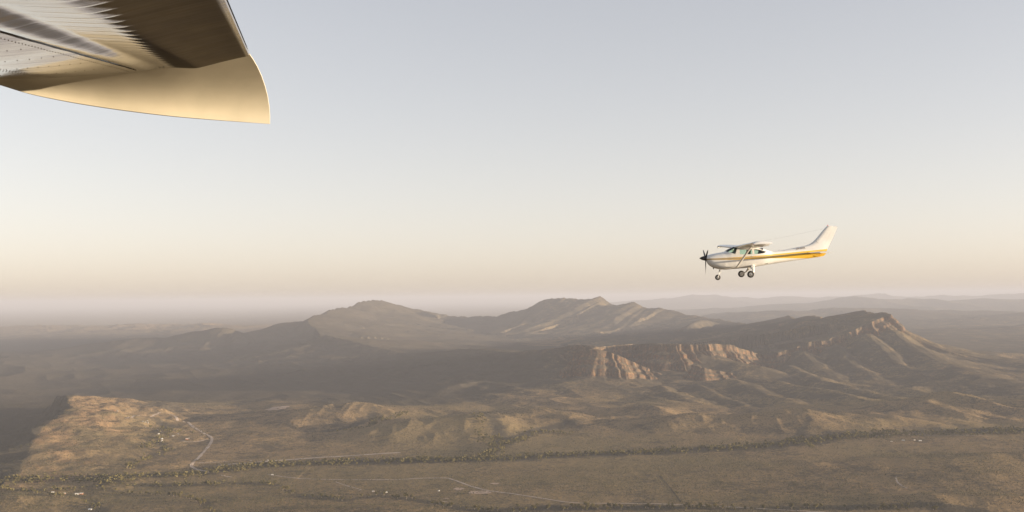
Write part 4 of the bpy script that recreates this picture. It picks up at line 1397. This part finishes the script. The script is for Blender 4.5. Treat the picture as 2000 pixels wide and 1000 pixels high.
for a_ in [
    (222, 804, 20, 12, 5, 15, 'rust', 'rust', 'long rust orange shed behind the upper end of the orange hill'),
    (229, 804, 12, 9, 4, 5, 'white', 'white', 'white shed butting onto the right of the rust orange shed'),
    (279, 823.5, 8, 6, 3, 0, 'white', 'white', 'white hut, leftmost of the four huts below the upper road'),
    (284, 825, 8, 6, 3, 20, 'white', 'white', 'white hut, nearest of the four huts below the upper road'),
    (288, 822.5, 7, 6, 3, 0, 'white', 'white', 'white hut, rearmost of the four huts below the upper road'),
    (288.5, 826.5, 9, 6, 3, -10, 'white', 'white', 'white hut, rightmost of the four huts below the upper road'),
    (310, 848, 9, 8, 4, 30, 'white', 'white', 'small bright shed at the top of the homestead trees'),
    (316, 858, 12, 9, 4, 70, 'blue', 'white', 'blue white homestead half hidden in the trees left of the bent road'),
    (316, 862, 10, 8, 3.5, 60, 'white', 'white', 'white cottage just below the blue white homestead'),
    (338, 852, 12, 8, 3.5, 10, 'grey', 'white', 'grey roofed house on its own right of the homestead trees'),
    (348, 848.5, 9, 7, 3, 0, 'grey', 'tan', 'tan hut right of the grey roofed house'),
    (365, 858, 14, 9, 4, 20, 'white', 'rust', 'bright white roofed shed with an orange end beside the track to the bent road'),
    (369, 857, 9, 7, 3.2, 20, 'white', 'white', 'white shed behind the bright shed with the orange end'),
    (103, 962.5, 11, 8, 3.5, 20, 'white', 'white', 'white shed, leftmost of the lower left sheds'),
    (114, 964, 9, 7, 3.2, -15, 'white', 'tan', 'pale shed second from the left among the lower left sheds'),
    (125.5, 965, 12, 8, 3.5, 25, 'white', 'rust', 'white roofed shed with an orange wall in the middle of the lower left sheds'),
    (150, 966, 15, 9, 4, 20, 'white', 'white', 'long white shed at the right of the lower left sheds'),
    (159, 965.5, 13, 10, 4.5, 10, 'white', 'rust', 'brightest white shed with an orange wall, rightmost of the lower left sheds'),
    (176, 996, 12, 8, 3.5, 0, 'blue', 'white', 'blue white shed alone near the bottom left edge'),
    (532, 928, 9, 7, 3.5, 10, 'white', 'white', 'white shed at the left end of the long lower road'),
    (523, 899.5, 8, 5, 2.6, 0, 'white', 'white', 'small white shed beside the airstrip'),
    (729, 961, 10, 8, 3.5, 0, 'white', 'tan', 'pale hut beyond the creek trees at the end of the short track'),
    (754.5, 962.5, 8, 7, 3.5, 20, 'white', 'white', 'white hut at the creek trees right of the pale hut'),
    (1741, 863, 9, 7, 3.2, 0, 'white', 'tan', 'small hut, leftmost of the huts along the right hand creek'),
    (1764, 861, 14, 9, 3.6, -10, 'white', 'white', 'white house in the middle of the huts along the right hand creek'),
    (1786, 860.5, 10, 8, 3.4, 15, 'white', 'tan', 'pale tan hut right of the white house on the right hand creek'),
    (1797, 861.5, 15, 9, 3.6, 5, 'white', 'white', 'long white house, rightmost of the huts along the right hand creek'),
]:
    shed(*a_)


def tank(px, py, label):
    p = on_ground(px, py)
    root = bpy.data.objects.new('water_tank', None); COL.objects.link(root)
    tag(root, label, 'water tank'); root.location = (p[0], p[1], p[2] - .2)
    link('tank_wall', mesh_of('tank_wall', *lathe([(0, 3.2), (3.4, 3.2)], (0, 0, 0), 'Z', 24)), M_ROOFS['white'], root)
    link('lid', mesh_of('lid', *lathe([(3.42, 3.35), (3.55, 3.35), (4.3, .2)], (0, 0, 0), 'Z', 24)), M_ROOFS['grey'], root)


tank(857, 959.5, 'round white water tank on the open plain left of the bare patches')
tank(948, 887.5, 'round white water tank beyond the long creek line near the branching creek')


# ------------------------------------------------------------------ the air
def build_haze():
    m = bpy.data.materials.new('haze_air')
    m.use_nodes = True
    t = m.node_tree
    t.nodes.clear()
    out = t.nodes.new('ShaderNodeOutputMaterial')
    v = t.nodes.new('ShaderNodeVolumePrincipled')
    v.inputs['Color'].default_value = (0.525, 0.551, 0.645, 1)
    v.inputs['Density'].default_value = 3.0e-5
    v.inputs['Anisotropy'].default_value = 0.0
    t.links.new(v.outputs[0], out.inputs['Volume'])
    x, y0, y1, z0, z1 = 420000, -420000, 420000, -AGL - 40, 220
    V = [(-x, y0, z0), (x, y0, z0), (x, y1, z0), (-x, y1, z0), (-x, y0, z1), (x, y0, z1), (x, y1, z1), (-x, y1, z1)]
    Fq = [(0, 3, 2, 1), (4, 5, 6, 7), (0, 1, 5, 4), (1, 2, 6, 5), (2, 3, 7, 6), (3, 0, 4, 7)]
    tag(link('haze', np_mesh('haze', V, Fq), m), kind='stuff')


build_haze()
